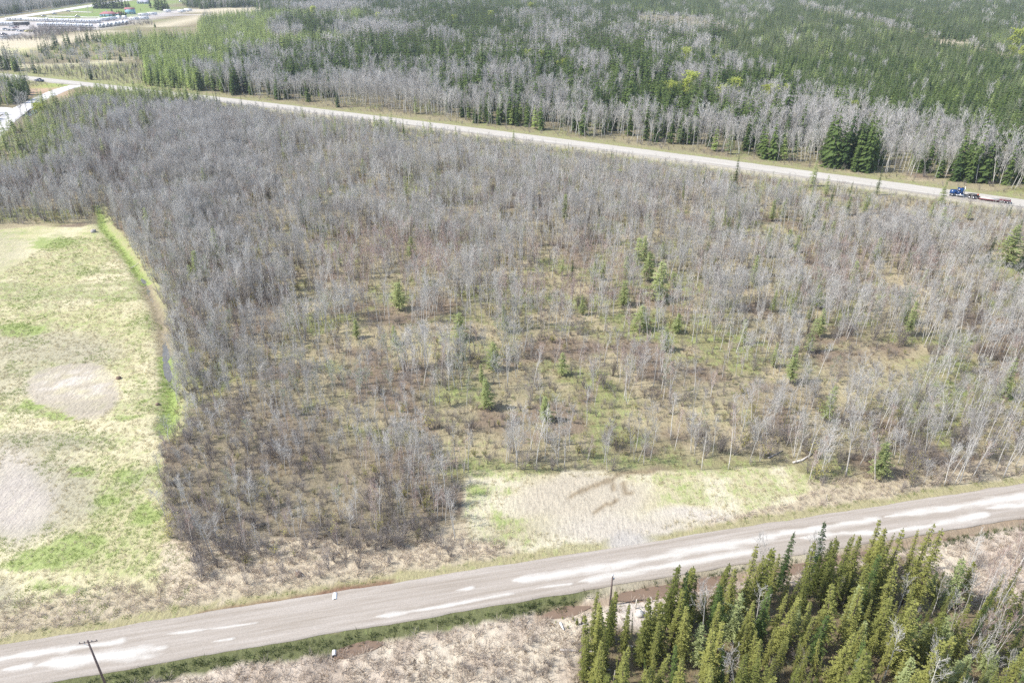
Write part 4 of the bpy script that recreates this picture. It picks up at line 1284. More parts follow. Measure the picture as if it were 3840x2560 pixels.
MARKS = [(902, 1265, 'the ditch-side larch'), (1498, 1163, 'the dark-tipped larch'), (1848, 1390, 'the full shadow-casting larch'), (2041, 1580, 'the lone broad larch'), (1726, 1273, 'the thin dark-trunked larch'),
         (1540, 966, 'the olive larch in reddish birches'), (2466, 1127, 'the biggest mid-wood larch'), (2200, 1030, 'the pair of small dark spruces'), (2397, 1238, 'the broad dark-footed larch'), (3070, 1265, 'the tall faint larch'), (3050, 860, 'the ochre grass patch'),
         (3775, 1000, 'the big pale larch by spruces'), (2755, 705, 'the tall ragged roadside spruce'), (1515, 526, 'the slim dark roadside spruce'), (2300, 1760, 'the brown mud tracks'), (3010, 1715, 'the white fallen birch'), (1256, 2240, 'the culvert end'), (3097, 1870, 'the grey marker post'),
         (620, 1640, 'the lower ditch end'), (390, 840, 'the upper ditch end'), (660, 2060, 'the hay field corner'), (1740, 1900, 'the thicket end clearing'), (3290, 1780, 'the leaning white birch'), (2730, 1730, 'the crooked white birch'),
         (1440, 1110, 'the pale spreading tree'), (145, 420, 'the yellow-green ditch tree'), (245, 312, 'the road junction'), (3660, 735, 'the blue truck'), (1000, 1900, 'the green thicket patch'), (1300, 1420, 'the budding aspens'), (1100, 1330, 'the straw opening'), (3283, 724, 'the thin roadside spruce'),
         (2041, 230, 'the two leafing trees'), (2560, 340, 'the tall leafing aspen'), (1430, 360, 'the big pale aspen clump'), (3186, 440, 'the plantation-edge leafing aspen'), (3790, 165, 'the far-clearing tree'), (1200, 110, 'the dark spruce row'), (700, 290, 'the larch stand edge'),
         (400, 280, 'the cut-over patch'), (60, 330, 'the larches by the pickup'), (2288, 2200, 'the white-capped utility pole'), (2082, 2480, 'the marsh brush'), (3690, 2180, 'the leaning birches'), (2200, 1400, 'the aspens over the clearing'), (850, 700, 'the dense aspen slope'), (1900, 850, 'the upright aspen stems'), (3500, 1300, 'the pale truck-side wood'), (3600, 1600, 'the near-road brush'),
         (2237, 2260, 'the first marsh-side spruce'), (2540, 2150, 'the two pointed ditch spruces'), (2828, 2090, 'the ragged roadside spruce'), (3067, 2060, 'the dead tree by the road'), (3460, 2030, 'the last roadside spruces'), (3560, 2380, 'the stand birch'), (3700, 2440, 'the corner birch'), (2400, 2340, 'the white boulder'), (2600, 2450, 'the shaded stand front'), (3000, 2350, 'the stand middle'), (3250, 2480, 'the stand bottom')]
SEEN = {}
ORD = ['first', 'second', 'third', 'fourth', 'fifth', 'sixth', 'seventh', 'eighth', 'ninth', 'tenth', 'eleventh', 'twelfth']

def lead(nn, u, v):
    d = [math.hypot((u - a) * (1 + v / 2600), (v - b) * 2.2) for a, b, c in MARKS]
    i = int(np.argmin(d))
    a, b, c = MARKS[i]
    du, dv = u - a, (v - b) * 1.8
    side = ('on the truck side of' if du > 0 else 'on the field side of') if abs(du) > abs(dv) else ('on the near-road side of' if dv > 0 else 'on the far side of')
    key = (nn, side, c)
    k = SEEN[key] = SEEN.get(key, -1) + 1
    return '%s %s %s %s' % (ORD[k] if k < len(ORD) else '%dth' % (k + 1), nn, side, c)

CLEAR = []

def single(key, name, u, v, hp, label, cat, group=None, wid=None, i=None, lean=None, tilt=.02):
    x, y = (float(c) for c in G(u, v))
    CLEAR.append((x, y, height_for(u, v, hp)))
    return individual(key, name, x, y, height_for(u, v, hp) / KINDS[key]['h'], label, cat, group, i, wid, tilt, None, lean)

LG = 'larches scattered through the bare wood'
for u, v, hp, w, lb in (
    (917, 712, 62, 1.15, 'bright green larch with a dark spruce tip right behind it'),
    (820, 778, 38, 1.1, 'small green larch at the edge of the straw opening, farther from the dark-backed larch'),
    (908, 792, 42, .9, 'small green larch in the middle of the straw-coloured opening'),
    (1057, 780, 58, 1.1, 'thin pale larch with a dark trunk beside the straw opening'),
    (1132, 850, 60, 1.15, 'full green larch with a clear dark shadow beside it'),
    (1107, 884, 42, .8, 'narrow green larch just below the full shadow-casting larch'),
    (1117, 940, 62, 1.1, 'lower of two larches one below another in mid wood'),
    (1250, 968, 50, 1.2, 'lone broad larch nearest above the roadside clearing'),
    (1290, 862, 50, .9, 'faint slim larch between shrubs up from the lone broad larch'),
    (945, 592, 46, 1.0, 'olive larch standing in the reddish birches'),
    (458, 642, 56, 1.1, 'taller thin larch of the two near the field ditch'),
    (441, 645, 36, .9, 'shorter bright larch of the two near the field ditch'),
    (1464, 612, 60, 1.1, 'tall larch at the top of the larch clump in mid wood'),
    (1480, 606, 58, .9, 'slim larch behind the tallest of the mid-wood larch clump'),
    (1488, 645, 62, 1.3, 'wide bright larch in the middle of the larch clump'),
    (1510, 690, 82, 1.25, 'biggest larch of the mid-wood clump, darker on one side'),
    (1432, 700, 52, 1.2, 'pale larch standing lowest on the near side of the clump'),
    (1436, 640, 48, 1.0, 'dull larch on the field side of the larch clump'),
    (1522, 592, 36, 1.0, 'short larch on the far edge of the larch clump'),
    (1468, 758, 54, 1.4, 'broad dark-footed larch below the larch clump'),
    (1384, 642, 32, 1.2, 'low bushy larch beside the two small dark spruces'),
    (1553, 765, 42, 1.3, 'round leaning larch among the pale birches'),
    (1526, 805, 48, 1.2, 'faded larch below the round leaning larch'),
    (1545, 660, 34, 1.1, 'soft pale larch off the right of the larch clump'),
    (1638, 610, 26, 1.0, 'little larch alone among the tall grey aspens'),
    (1865, 525, 48, 1.0, 'dark green larch standing in the ochre grass patch'),
    (1886, 542, 32, 1.0, 'short larch just below the ochre grass patch larch'),
    (1772, 508, 44, .9, 'upright green larch where the aspens thin towards the road'),
    (1796, 500, 40, 1.0, 'feathery larch second from the thinning aspens'),
    (1944, 494, 40, 1.1, 'bushy bright larch near the far road verge'),
    (1812, 566, 36, 1.3, 'wide grey-green larch in the yellowish opening'),
    (1828, 580, 36, 1.2, 'grey-green larch touching its wide neighbour'),
    (1873, 708, 46, 1.1, 'olive larch among reddish shrubs in the right half'),
    (1880, 775, 60, .9, 'tall faint larch over the green patch'),
    (1736, 655, 32, 1.0, 'small larch beside a forked white birch'),
    (2016, 1095, 70, 1.2, 'loose green larch by the leaning birch near the near road'),
    (2312, 612, 84, 1.35, 'big pale larch between two dark spruces at the picture edge'),
    (2222, 505, 32, 1.0, 'short larch on the verge below the red trailer'),
    (2138, 500, 34, 1.0, 'slim larch on the verge below the blue truck'),
    (95, 700, 1, 1, None),
):
    if lb:
        single('larch', 'larch_tree', u * K, v * K, hp * K * 1.12, lb, 'larch', LG, w * 1.35)
SG = 'small dark spruces standing among bare trees'
for u, v, hp, w, lb in (
    (1368, 617, 36, .75, 'small dark spruce, the upper of the pair in the wood'),
    (1313, 645, 44, .85, 'small dark spruce, the lower of the pair in the wood'),
    (918, 668, 26, .8, 'dark spruce tip rising behind the bright green larch'),
    (1687, 432, 64, .8, 'tall ragged spruce standing against the far gravel road'),
    (2012, 449, 58, .7, 'thin yellow-green spruce crossing the far road near the truck'),
    (1866, 448, 60, .45, 'very thin spruce crossing the far road edge'),
    (928, 322, 46, .55, 'slim dark spruce at the edge of the far road, mid plot'),
    (1305, 366, 34, .7, 'dark spruce on the near verge of the far gravel road'),
    (2267, 600, 54, 1.0, 'dark spruce to the field side of the big pale larch'),
    (2338, 630, 74, 1.0, 'dark spruce at the foot of the big pale larch'),
    (2330, 568, 60, .7, 'dark spruce spire behind the big pale larch'),
    (1415, 492, 30, .45, 'thin dark spruce among upright grey aspen stems'),
    (1376, 498, 26, .8, 'little dark spruce among upright grey aspen stems'),
    (994, 358, 36, .6, 'small spruce next to larches on the near road verge'),
):
    single('spruce', 'spruce_tree', u * K, v * K, hp * K * 1.1, lb, 'spruce', SG, w * 1.25)
for u, v, r_, lb in ((885, 965, 26, None), (1220, 775, 1, None)):
    pass
LT = 'trees in fresh yellow-green leaf'
for u, v, hp, w, lb in (
    (145, 440, 40, 1.3, 'round yellow-green tree beside the water of the side road ditch'),
    (1995, 66, 42, .8, 'yellow-green tree high up against dark spruce wood'),
    (2565, 262, 62, .9, 'yellow-green aspen behind the spruce edge, upper of the row'),
    (2687, 276, 52, .8, 'pale leafing aspen against the dark plantation'),
    (2575, 395, 92, .9, 'tall leafing aspen with a round yellow-green crown above the road belt'),
    (2522, 415, 84, .85, 'leafing aspen pressed against a dark spruce spire'),
    (1985, 262, 56, .8, 'first of two leafing trees over the dark spruce clump'),
    (2034, 270, 60, .8, 'second of two leafing trees over the dark spruce clump'),
    (2120, 296, 58, .55, 'narrow leafing tree between spruces'),
    (2091, 300, 52, .6, 'small leafing tree below the narrow one'),
    (2752, 400, 78, .8, 'dull leafing aspen at the foot of the plantation'),
    (2708, 415, 70, .8, 'leafing aspen half hidden by a spruce at the plantation foot'),
    (2867, 420, 80, .9, 'large pale leafing crown at the plantation foot'),
    (1178, 68, 34, 1.0, 'rounded leafing tree in the larch stand'),
    (1417, 88, 30, 1.2, 'wide bright leafing tree behind dark spruces'),
    (1843, 96, 40, .8, 'leafing tree between dark spruces, highest one'),
    (1703, 108, 40, .8, 'pale leafing tree over grey aspens'),
    (3790, 205, 72, 1.0, 'big yellow-green tree standing over the far clearing'),
    (3772, 240, 52, .8, 'smaller leafing tree in front of the big yellow-green one'),
    (3818, 238, 48, .7, 'smaller leafing tree beside the big yellow-green one at the edge'),
    (3186, 478, 76, .8, 'leafing aspen at the plantation edge, left of the small bright one'),
    (3240, 505, 62, .55, 'small bright leafing aspen with bare stem'),
    (3750, 640, 66, .6, 'leafing aspen behind the blue truck and trailer'),
    (2940, 400, 60, .8, 'pair of pale crowns joined, at the foot of the plantation'),
):
    single('leaf_tree', 'leafing_aspen', u, v, hp * 1.12, lb, 'aspen', LT, w * 1.35)
BG = 'white birches in the spruce stand and along the clearing'
for key, u, v, hp, w, lb, lean in (
    ('birch', 3552, 2425, 175, .9, 'white-stemmed birch among the spruces, middle of the stand edge', None),
    ('birch', 3640, 2470, 160, .9, 'second white-stemmed birch deeper in the spruces', None),
    ('birch', 3690, 2510, 250, .8, 'tall white birch between spruces near the corner', None),
    ('birch', 3660, 2330, 300, .6, 'leaning white birch in the open brush above the spruces', None),
    ('birch', 3720, 2330, 330, .6, 'long leaning white birch reaching over the brush', None),
    ('aspen', 3600, 2230, 210, .7, 'thin grey aspen at the edge of the pinkish brush', None),
    ('aspen', 3790, 2190, 230, .7, 'thin pale aspen by the ditch at the picture edge', None),
    ('aspen', 3010, 2230, 200, 1.1, 'dead grey tree leaning beside the first roadside spruce', (.02, -.1)),
    ('aspen', 2850, 2200, 150, .7, 'thin grey tree behind the roadside spruces', None),
    ('birch', 3280, 1810, 190, .9, 'leaning white birch with bare stem by the near road', (.05, .28)),
    ('birch', 2730, 1760, 230, .8, 'crooked white birch at the back of the clearing', None),
    ('birch', 2530, 1690, 170, .8, 'forked white birch behind the clearing', None),
    ('birch', 2610, 1090, 110, .9, 'white birch with a forked top in mid wood', None),
    ('aspen', 2200, 1600, 150, .8, 'white-stemmed aspen above the brown mud tracks', None),
    ('aspen', 3170, 1790, 190, 1.2, 'broad silvery tree at the end of the clearing', None),
    ('birch', 1450, 1060, 120, 1.5, 'wide white-limbed tree in the reddish birch patch', None),
    ('clump_aspen', 1440, 1120, 150, 1.3, 'pale wide-crowned tree with spreading limbs in mid wood', None),
):
    single(key, key.replace('clump_', 'bare_') + ('_tree' if key == 'birch' else ''), u, v, hp, lb, 'birch' if key == 'birch' else 'aspen', BG, w, None, lean)

# spruces south of the road: tops read off the photograph, then the stand behind them
def by_top(key, u, v, h, label, group, w=None, cat='spruce', name='spruce_tree'):
    x, y = (float(c) for c in G(u, v, h))
    return individual(key, name, x, y, h / KINDS[key]['h'], label, cat, group, None, w, .015)

SS = 'yellow-green spruces of the stand below the gravel road'
TOPS = [(2237, 2225, 8.5, .8, 'first spruce of the stand on the marsh side, slim'), (2292, 2240, 8.5, .75, 'second spruce of the stand, just below the utility pole'), (2355, 2262, 8, .9, 'third spruce of the stand, next to the white boulder'),
        (2528, 2112, 11, .85, 'tall pointed spruce over the brown ditch water, first of two'), (2577, 2148, 10, .8, 'dark pointed spruce over the ditch, second of two'), (2828, 2058, 12, .75, 'tall ragged spruce reaching over the road edge'),
        (3067, 2022, 11.5, .8, 'spruce spire beside the dead grey tree'), (3150, 2022, 11, .7, 'slim spruce spire, first of a close pair'), (3187, 2018, 11.5, .75, 'slim spruce spire, second of a close pair'),
        (3382, 1996, 11.5, .9, 'high spruce beside the ditch, first of the last three'), (3482, 1982, 12, .85, 'high spruce beside the ditch, second of the last three'), (3525, 2003, 12, .9, 'high dark spruce at the end of the roadside row'),
        (2420, 2330, 7, 1.1, 'low broad spruce below the boulder'), (2470, 2330, 8, 1.0, 'spruce with shaded foot under the tall pair'), (2700, 2260, 9, 1.0, 'spruce in front of the ragged tall one'), (2760, 2130, 9.5, .9, 'spruce touching the ragged tall one'),
        (2880, 2200, 10, .95, 'dense spruce below the ragged tall one'), (2650, 2230, 5.5, 1.3, 'little round spruce in the sandy gap by the ditch'), (3300, 2070, 10, 1.0, 'pale spruce between the spire pair and the last three'), (3260, 2110, 9.5, 1.0, 'bright spruce in front of the pale one'),
        (3660, 2110, 7, 1.2, 'broad short fir in the pinkish brush'), (3765, 2150, 6, .9, 'small olive spruce in the brush near the edge'), (3820, 2120, 8, .9, 'spruce at the picture edge above the corner'), (3540, 2140, 5, .9, 'small spruce at the brush edge')]
used = []
for u, v, h, w, lb in TOPS:
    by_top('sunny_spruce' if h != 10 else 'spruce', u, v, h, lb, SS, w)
    used.append(G(u, v, h))
ux, uy = np.array([a for a, b in used], float), np.array([b for a, b in used], float)
x, y = jitter(0, 110, 16, 90, 1.6, rs)
u, v = PX(x, y)
m = inpoly(u, v, Z_SWOOD) & inview(x, y, 1.12, 9) & road_free(x, y, 2) & (rs.uniform(0, 1, len(x)) < .84)
x, y = x[m], y[m]
ok = np.array([np.min(np.hypot(ux - a, uy - b)) > 1.3 for a, b in zip(x, y)])
x, y = x[ok], y[ok]
sh = np.clip(rs.normal(.68, .2, len(x)), .25, 1.1)
u, v = PX(x, y, sh * 10)
order = np.argsort(-sh / depth(x, y))
for j in order:
    inside = -60 < u[j] < 3900 and v[j] < 2600
    if not inside:
        continue
    zone = 'by the corner birch' if u[j] > 3350 and v[j] > 2250 else 'at the brush edge' if u[j] > 3450 else 'behind the tall roadside spruces' if v[j] < 2300 else 'in the marsh-side front of the stand' if u[j] < 2800 else 'in the middle of the stand'
    sz = 'tall' if sh[j] > .9 else 'low' if sh[j] < .65 else 'mid-height'
    right = sstep(3200, 3700, u[j])
    qq = rs.uniform()
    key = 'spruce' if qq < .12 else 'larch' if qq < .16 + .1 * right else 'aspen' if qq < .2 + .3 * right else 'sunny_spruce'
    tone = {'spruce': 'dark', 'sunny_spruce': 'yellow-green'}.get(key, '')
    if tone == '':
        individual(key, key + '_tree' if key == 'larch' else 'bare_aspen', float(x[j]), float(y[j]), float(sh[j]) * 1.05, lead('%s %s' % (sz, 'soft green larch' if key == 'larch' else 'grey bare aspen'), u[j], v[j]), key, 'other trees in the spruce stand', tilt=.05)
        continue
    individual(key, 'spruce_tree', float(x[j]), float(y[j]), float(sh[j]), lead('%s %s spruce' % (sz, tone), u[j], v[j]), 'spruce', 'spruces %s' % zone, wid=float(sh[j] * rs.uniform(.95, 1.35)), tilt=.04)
x, y = jitter(20, 120, 20, 90, 1.5, rs)
u, v = PX(x, y)
m = (inpoly(u, v, [(3480, 2140), (3560, 2040), (3840, 1985), (4300, 1930), (4300, 2450), (3800, 2300), (3600, 2260)]) | (inpoly(u, v, Z_SWOOD) & (rs.uniform(0, 1, len(x)) < .25))) & road_free(x, y, 3) & (rs.uniform(0, 1, len(x)) < .3)
plant('shrub', x[m], y[m], rs.uniform(.35, .9, m.sum()))
# dark brush in the marsh below the road
x, y = jitter(-70, 30, 30, 62, 1.1, rs)
u, v = PX(x, y)
m = (ell(u, v, 2080, 2480, 140, 80, .4) + ell(u, v, 1850, 2520, 130, 60, .4) + ell(u, v, 1560, 2540, 60, 40, .4) + ell(u, v, 1930, 2420, 90, 20, .4) > rs.uniform(0, 1, len(x)) * 1.6)
plant('shrub', x[m], y[m], rs.uniform(.2, .42, m.sum()))

# ------------------------------------------------------------------ the largest 300 of each kind are things of their own, the rest is a mass
def where(u, v):
    if v > 1560 and u < 1760:
        return 'in the thicket corner between field and near road'
    if v > 1380 and u < 1760:
        return 'in the thicket beside the lower field ditch' if u < 1000 else 'in the open wood over the thicket corner'
    if v > 1400 and u < 2600:
        return 'behind the roadside clearing'
    if v > 1500 and u < 3100:
        return 'at the far end of the roadside clearing'
    if v > 1400:
        return 'in the brushy strip above the near road'
    if v > 900 and u < 900:
        return 'beside the upper field ditch'
    if v > 900:
        return 'in the middle of the bare wood' if u < 2600 else 'in the pale open wood on the truck side'
    if u < 1100:
        return 'between the hay field and the side road'
    fx, fy = G(u, v)
    if fy > far_c(fx):
        return 'beyond the far gravel road' + (', at the blue truck side' if u > 2900 else ', midway along it' if u > 1700 else ', at the house side')
    return 'just below the far gravel road'

def emit(keys, name, cat, noun, massname, masslabel, limit=300):
    X, Y, S, KK = [], [], [], []
    for key in keys:
        p = POP[key]
        if p[0]:
            a, b, c = (np.concatenate(q) for q in p)
            X.append(a); Y.append(b); S.append(c); KK += [key] * len(a)
    X, Y, S, KK = np.concatenate(X), np.concatenate(Y), np.concatenate(S), np.array(KK)
    hh = S * np.array([KINDS[k]['h'] for k in KK])
    ok = np.ones(len(X), bool)
    for cx, cy_, ch in CLEAR:
        r_ = .2 * ch + .6
        ax_ = (X - cx) * cy_ - (Y - cy_) * cx
        side = np.abs(ax_) / math.hypot(cx, cy_)
        front = cy_ - Y
        ok &= ~((side < r_) & (front > -r_) & (front < ch * .9) & (hh > 1.3))
    X, Y, S, KK, hh = X[ok], Y[ok], S[ok], KK[ok], hh[ok]
    u, v = PX(X, Y, hh * .5)
    app = hh / depth(X, Y, hh * .5)
    vis = (u > 0) & (u < 3840) & (v > 0) & (v < 2560)
    rank = np.argsort(-np.where(vis, app, 0))[:limit]
    rank = rank[vis[rank]]
    ub, vb = PX(X, Y)
    med = np.median(hh[rank])
    near = np.array([min(math.hypot((ub[j] - a) * (1 + vb[j] / 2600), (vb[j] - b) * 2.2) for a, b, c in MARKS) for j in rank])
    for j in rank[np.argsort(near)]:
        sz = 'tall ' if hh[j] > med * 1.14 else 'short ' if hh[j] < med * .87 else ''
        nn = noun.get(KK[j], noun[''])
        individual(KK[j], name.get(KK[j], name['']), float(X[j]), float(Y[j]), float(S[j]), lead(sz + nn, ub[j], vb[j]).replace('grey-brown bare ', 'bare ').replace('on the near-road side of', 'below').replace('on the far side of', 'beyond'), cat, '%s %s' % (cat, where(ub[j], vb[j])), tilt=.05)
    rest = np.ones(len(X), bool)
    rest[rank] = False
    for key in keys:
        m = rest & (KK == key)
        scatter(massname.get(key, massname['']), key, X[m], Y[m], S[m], masslabel.get(key, masslabel['']), cat)

emit(('aspen', 'clump_aspen', 'bud_aspen', 'far_aspen', 'aspen_group'), {'': 'bare_aspen', 'bud_aspen': 'budding_aspen', 'clump_aspen': 'spreading_aspen'}, 'aspen',
     {'': 'slim pale aspen', 'clump_aspen': 'wide grey aspen', 'bud_aspen': 'greenish budding aspen'},
     {'': 'aspen_woods', 'clump_aspen': 'spreading_aspen_woods', 'bud_aspen': 'budding_aspen_woods', 'far_aspen': 'roadside_aspen_woods', 'aspen_group': 'distant_aspen_woods'},
     {'': 'slim grey leafless aspens filling the plot between the roads', 'clump_aspen': 'wide-crowned grey leafless aspens of the plot', 'bud_aspen': 'aspens with a green haze of buds', 'far_aspen': 'pale leafless aspens beyond the far gravel road', 'aspen_group': 'grey aspen patches on the far slopes'})
emit(('birch',), {'': 'birch_tree'}, 'birch', {'': 'red-twigged birch'}, {'': 'birch_woods'}, {'': 'reddish-twigged birches filling patches of the plot'}, 280)
emit(('shrub', 'bud_shrub'), {'': 'bare_shrub', 'bud_shrub': 'willow_shrub'}, 'shrub', {'': 'grey-brown bare shrub', 'bud_shrub': 'yellow-budded willow'},
     {'': 'shrub_undergrowth', 'bud_shrub': 'willow_undergrowth'}, {'': 'grey-brown leafless brush under the trees', 'bud_shrub': 'yellowish budding willow brush'})
emit(('larch', 'far_larch', 'grey_larch', 'larch_group', 'grey_larch_group'), {'': 'larch_tree'}, 'larch', {'': 'fresh green larch', 'grey_larch': 'dull grey-green larch'},
     {'': 'larch_woods', 'far_larch': 'larch_stand_woods', 'grey_larch': 'grey_larch_woods', 'larch_group': 'distant_larch_woods', 'grey_larch_group': 'distant_grey_larch_woods'},
     {'': 'green larches of the plot', 'far_larch': 'light green larch stand past the far road', 'grey_larch': 'grey-green larches among the spruces', 'larch_group': 'light green larch stand towards the trailer lot', 'grey_larch_group': 'grey-green larch streaks in the far plantation'}, 255)
emit(('spruce', 'far_spruce', 'spruce_group'), {'': 'spruce_tree'}, 'spruce', {'': 'dark green spruce'},
     {'': 'spruce_woods', 'far_spruce': 'roadside_spruce_woods', 'spruce_group': 'plantation_woods'},
     {'': 'dark spruces near the far road', 'far_spruce': 'dark spruces among the aspens past the far road', 'spruce_group': 'dense dark spruce plantation on the far slopes'}, 40)
emit(('snag',), {'': 'dead_tree'}, 'dead tree', {'': 'dark dead tree'}, {'': 'dead_stem_woods'}, {'': 'dark dead stems in the cut-over patch'}, 300)

# ------------------------------------------------------------------ grass and litter
x, y = jitter(-125, -25, 45, 190, .62, rs)
u, v = PX(x, y)
m = inpoly(u, v, Z_FIELD) & inview(x, y, 1.1, 1) & ~inpoly(u, v, P_BARE1) & (ell(u, v, 60, 1880, 130, 140, .3) < .5) & road_free(x, y, .3)
x, y, u, v = x[m], y[m], u[m], v[m]
gm = fbm(x / 4, y / 4, 33) + .35 * ell(u, v, 250, 2060, 380, 70, .6) + .3 * ell(u, v, 500, 1870, 170, 120, .6) + .25 * ell(u, v, 100, 1235, 150, 40, .6) + .2 * ell(u, v, 210, 910, 160, 30, .6)
k1 = (gm > .6) & (rs.uniform(0, 1, len(x)) < .75)
k2 = ~k1 & (rs.uniform(0, 1, len(x)) < .5)
scatter('field_grass', 'green_tuft', x[k1], y[k1], rs.uniform(.6, 1.3, k1.sum()), 'green new grass in patches over the hay field', 'grass')
scatter('field_straw_grass', 'straw_tuft', x[k2], y[k2], rs.uniform(.5, 1.15, k2.sum()), 'flattened straw over the hay field', 'grass')
x, y = jitter(-70, 130, 30, 110, .55, rs)
u, v = PX(x, y)
m = inview(x, y, 1.1, 1) & road_free(x, y, -.4)
x, y, u, v = x[m], y[m], u[m], v[m]
rl, ru = near_lo(x) - y, y - near_up(x)
q = rs.uniform(0, 1, len(x))
n2 = fbm(x / 3, y / 3, 34)
dit = np.minimum(dline(x, y, south_ditch)[0], dline(x, y, north_ditch)[0])
a = (rl > .3) & (rl < .3 + 3.2 * fbm(x / 5, y / 5, 36)) & (u < 2250) & (q < .25 + .9 * n2)
b = (rl > .3) & (rl < 2.4) & (u >= 2250) & (q < .7) & (dit > .7)
scatter('verge_grass', 'dark_tuft', x[a | b], y[a | b], rs.uniform(.7, 1.3, (a | b).sum()), 'dark green grass along the lower road edge', 'grass')
a = (rl > 2.2) & (rl < 60) & (q < .45 + .5 * (n2 - .4)) & (dit > .75) & ~inpoly(u, v, Z_SWOOD) & (ell(u, v, 2400, 2310, 130, 60, .3) < .5)
scatter('marsh_grass', 'tan_tuft', x[a], y[a], rs.uniform(.5, 1.25, a.sum()), 'bleached dead reeds in the marsh below the road', 'grass')
a = (rl > 2.6) & (q > .82) & (n2 > .5) & (dit > 1.2)
scatter('marsh_brown_grass', 'litter_tuft', x[a], y[a], rs.uniform(.6, 1.2, a.sum()), 'brown dead growth in the marsh', 'grass')
a = (ru > .4) & (ru < .6 + 1.6 * n2) & (q < .3) & (dit > 1) & ~inpoly(u, v, Z_CLEAR) & (ell(u, v, 2365, 2040, 110, 60, .2) < .5)
scatter('upper_verge_grass', 'green_tuft', x[a], y[a], rs.uniform(.6, 1.2, a.sum()), 'olive grass along the upper road edge', 'grass')
a = (ru > 1.6) & (ru < 16) & (u > 640) & (u < 1900) & (v > 2020) & (q < .7) & (dit > .9) & ~inpoly(u, v, Z_FIELD)
a |= (ru > 1) & (ru < 4 + 3 * n2) & (u < 700) & (q < .4)
a |= (ru > 1.6) & (ru < 7) & (q < .45) & (dit > .9) & ~inpoly(u, v, Z_CLEAR) & (v > 1750) & (ell(u, v, 2365, 2040, 110, 60, .2) < .5)
scatter('bleached_grass', 'tan_tuft', x[a], y[a], rs.uniform(.5, 1.1, a.sum()), 'bleached dead grass between the thicket and the road', 'grass')
a = inpoly(u, v, Z_CLEAR) & (q < .3) & (ell(u, v, 2230, 1900, 330, 110, .3) < .4) & (ell(u, v, 2365, 2035, 120, 45, .3) < .4)
scatter('clearing_grass', 'straw_tuft', x[a], y[a], rs.uniform(.5, 1.1, a.sum()), 'straw-coloured grass in the roadside clearing', 'grass')
x, y = jitter(-140, 170, 60, 260, 1.1, rs)
u, v = PX(x, y)
m = inpoly(u, v, Z_PLOT) & inview(x, y, 1.05, 1) & road_free(x, y, .5)
x, y = x[m], y[m]
n2 = fbm(x / 5, y / 5, 35)
q = rs.uniform(0, 1, len(x))
for lo_, hi, key, nm, lb in ((0, .45, 'litter_tuft', 'floor_litter_leaves', 'brown dead growth on the forest floor'), (.45, .62, 'straw_tuft', 'floor_straw_grass', 'straw grass on the forest floor'), (.62, 1, 'green_tuft', 'floor_grass', 'green growth on the forest floor')):
    a = (n2 >= lo_) & (n2 < hi) & (q < .5)
    scatter(nm, key, x[a], y[a], rs.uniform(.6, 1.3, a.sum()), lb, 'grass')
q = dense(field_ditch, .35)
t = len(q)
off = rs.normal(0, .55, (t, 2))
for _ in range(3):
    off = rs.normal(0, .45, (t, 2))
    px_, py_ = q[:, 0] + off[:, 0], q[:, 1] + off[:, 1]
    _, vv = PX(px_, py_)
    a = ((vv < 1030) | (vv > 1400)) & (rs.uniform(0, 1, t) < .7)
    scatter('ditch_grass', 'green_tuft', px_[a], py_[a], rs.uniform(.5, 1.0, a.sum()), 'bright green grass growing in the field ditch', 'grass')

# ------------------------------------------------------------------ posts, logs, stones, pipes
M_POLE = flat('pole_wood', (0.16, 0.125, 0.115), .9, var=.3, scale=4)
M_WHITE = flat('white_paint', (0.80, 0.80, 0.78), .5)
M_STEEL = flat('galvanised_steel', (0.62, 0.65, 0.67), .4, .7)
M_GLASSI = flat('insulator', (0.28, 0.26, 0.25), .3)
M_ROCK = flat('pale_rock', (0.50, 0.49, 0.46), .9, var=.25, scale=2)
M_POSTW = flat('bleached_post', (0.62, 0.58, 0.50), .9, var=.2)

def pole(u, v, top, label, arm):
    x, y, z = P3(u, v)
    t = thing('utility_pole', label, 'pole', (x, y, z), group='utility poles along the near road')
    link('shaft', MB().tube([(0, 0, -.3), (0, 0, top * .5), (0, 0, top)], [.13, .11, .085], 8).mesh('pole_shaft', M_POLE, smooth=True), t)
    if arm:
        d = math.atan2(float(near_up(x + 1) - near_up(x)), 1)
        a = link('crossarm', MB().box((0, 0, top - .3), (1.8, .05, .06)).mesh('crossarm', M_POLE), t, rot=(0, 0, d))
        for k in (-.8, -.35, .35, .8):
            link('insulator', MB().tube([(k, 0, top - .28), (k, 0, top - .16), (k, 0, top - .05)], [.05, .075, .03], 6).mesh('insulator', M_GLASSI), a)
        link('brace', MB().tube([(-.6, .07, top - .4), (0, .13, top - 1.0)], [.025, .025], 4).mesh('brace', M_STEEL), a)
    else:
        link('cap', MB().tube([(0, 0, top), (0, 0, top + .14), (0, 0, top + .24)], [.15, .15, .03], 8).mesh('pole_cap', M_WHITE), t)
        link('bracket', MB().box((.16, 0, top - .5), (.2, .08, .3)).mesh('bracket', M_STEEL), t)
    return t

pole(402, 2580, 7.6, 'dark utility pole with a crossarm at the lower road edge', True)
pole(2288, 2258, height_for(2288, 2258, 112), 'thin utility pole with a white cap before the spruce stand', False)

def stick(name, label, cat, u, v, hp, r, mat, lean=0, group=None, wid=6):
    x, y, z = P3(u, v)
    h = height_for(u, v, hp)
    pts = [(0, 0, -.2), (lean * h * .45 + rv(-.05, .05), 0, h * .5), (lean * h, 0, h)]
    return tag(link(name, MB().tube(pts, [r, r * .85, r * .6], wid).mesh(name, mat), None, (x, y, z)), label, cat, group)

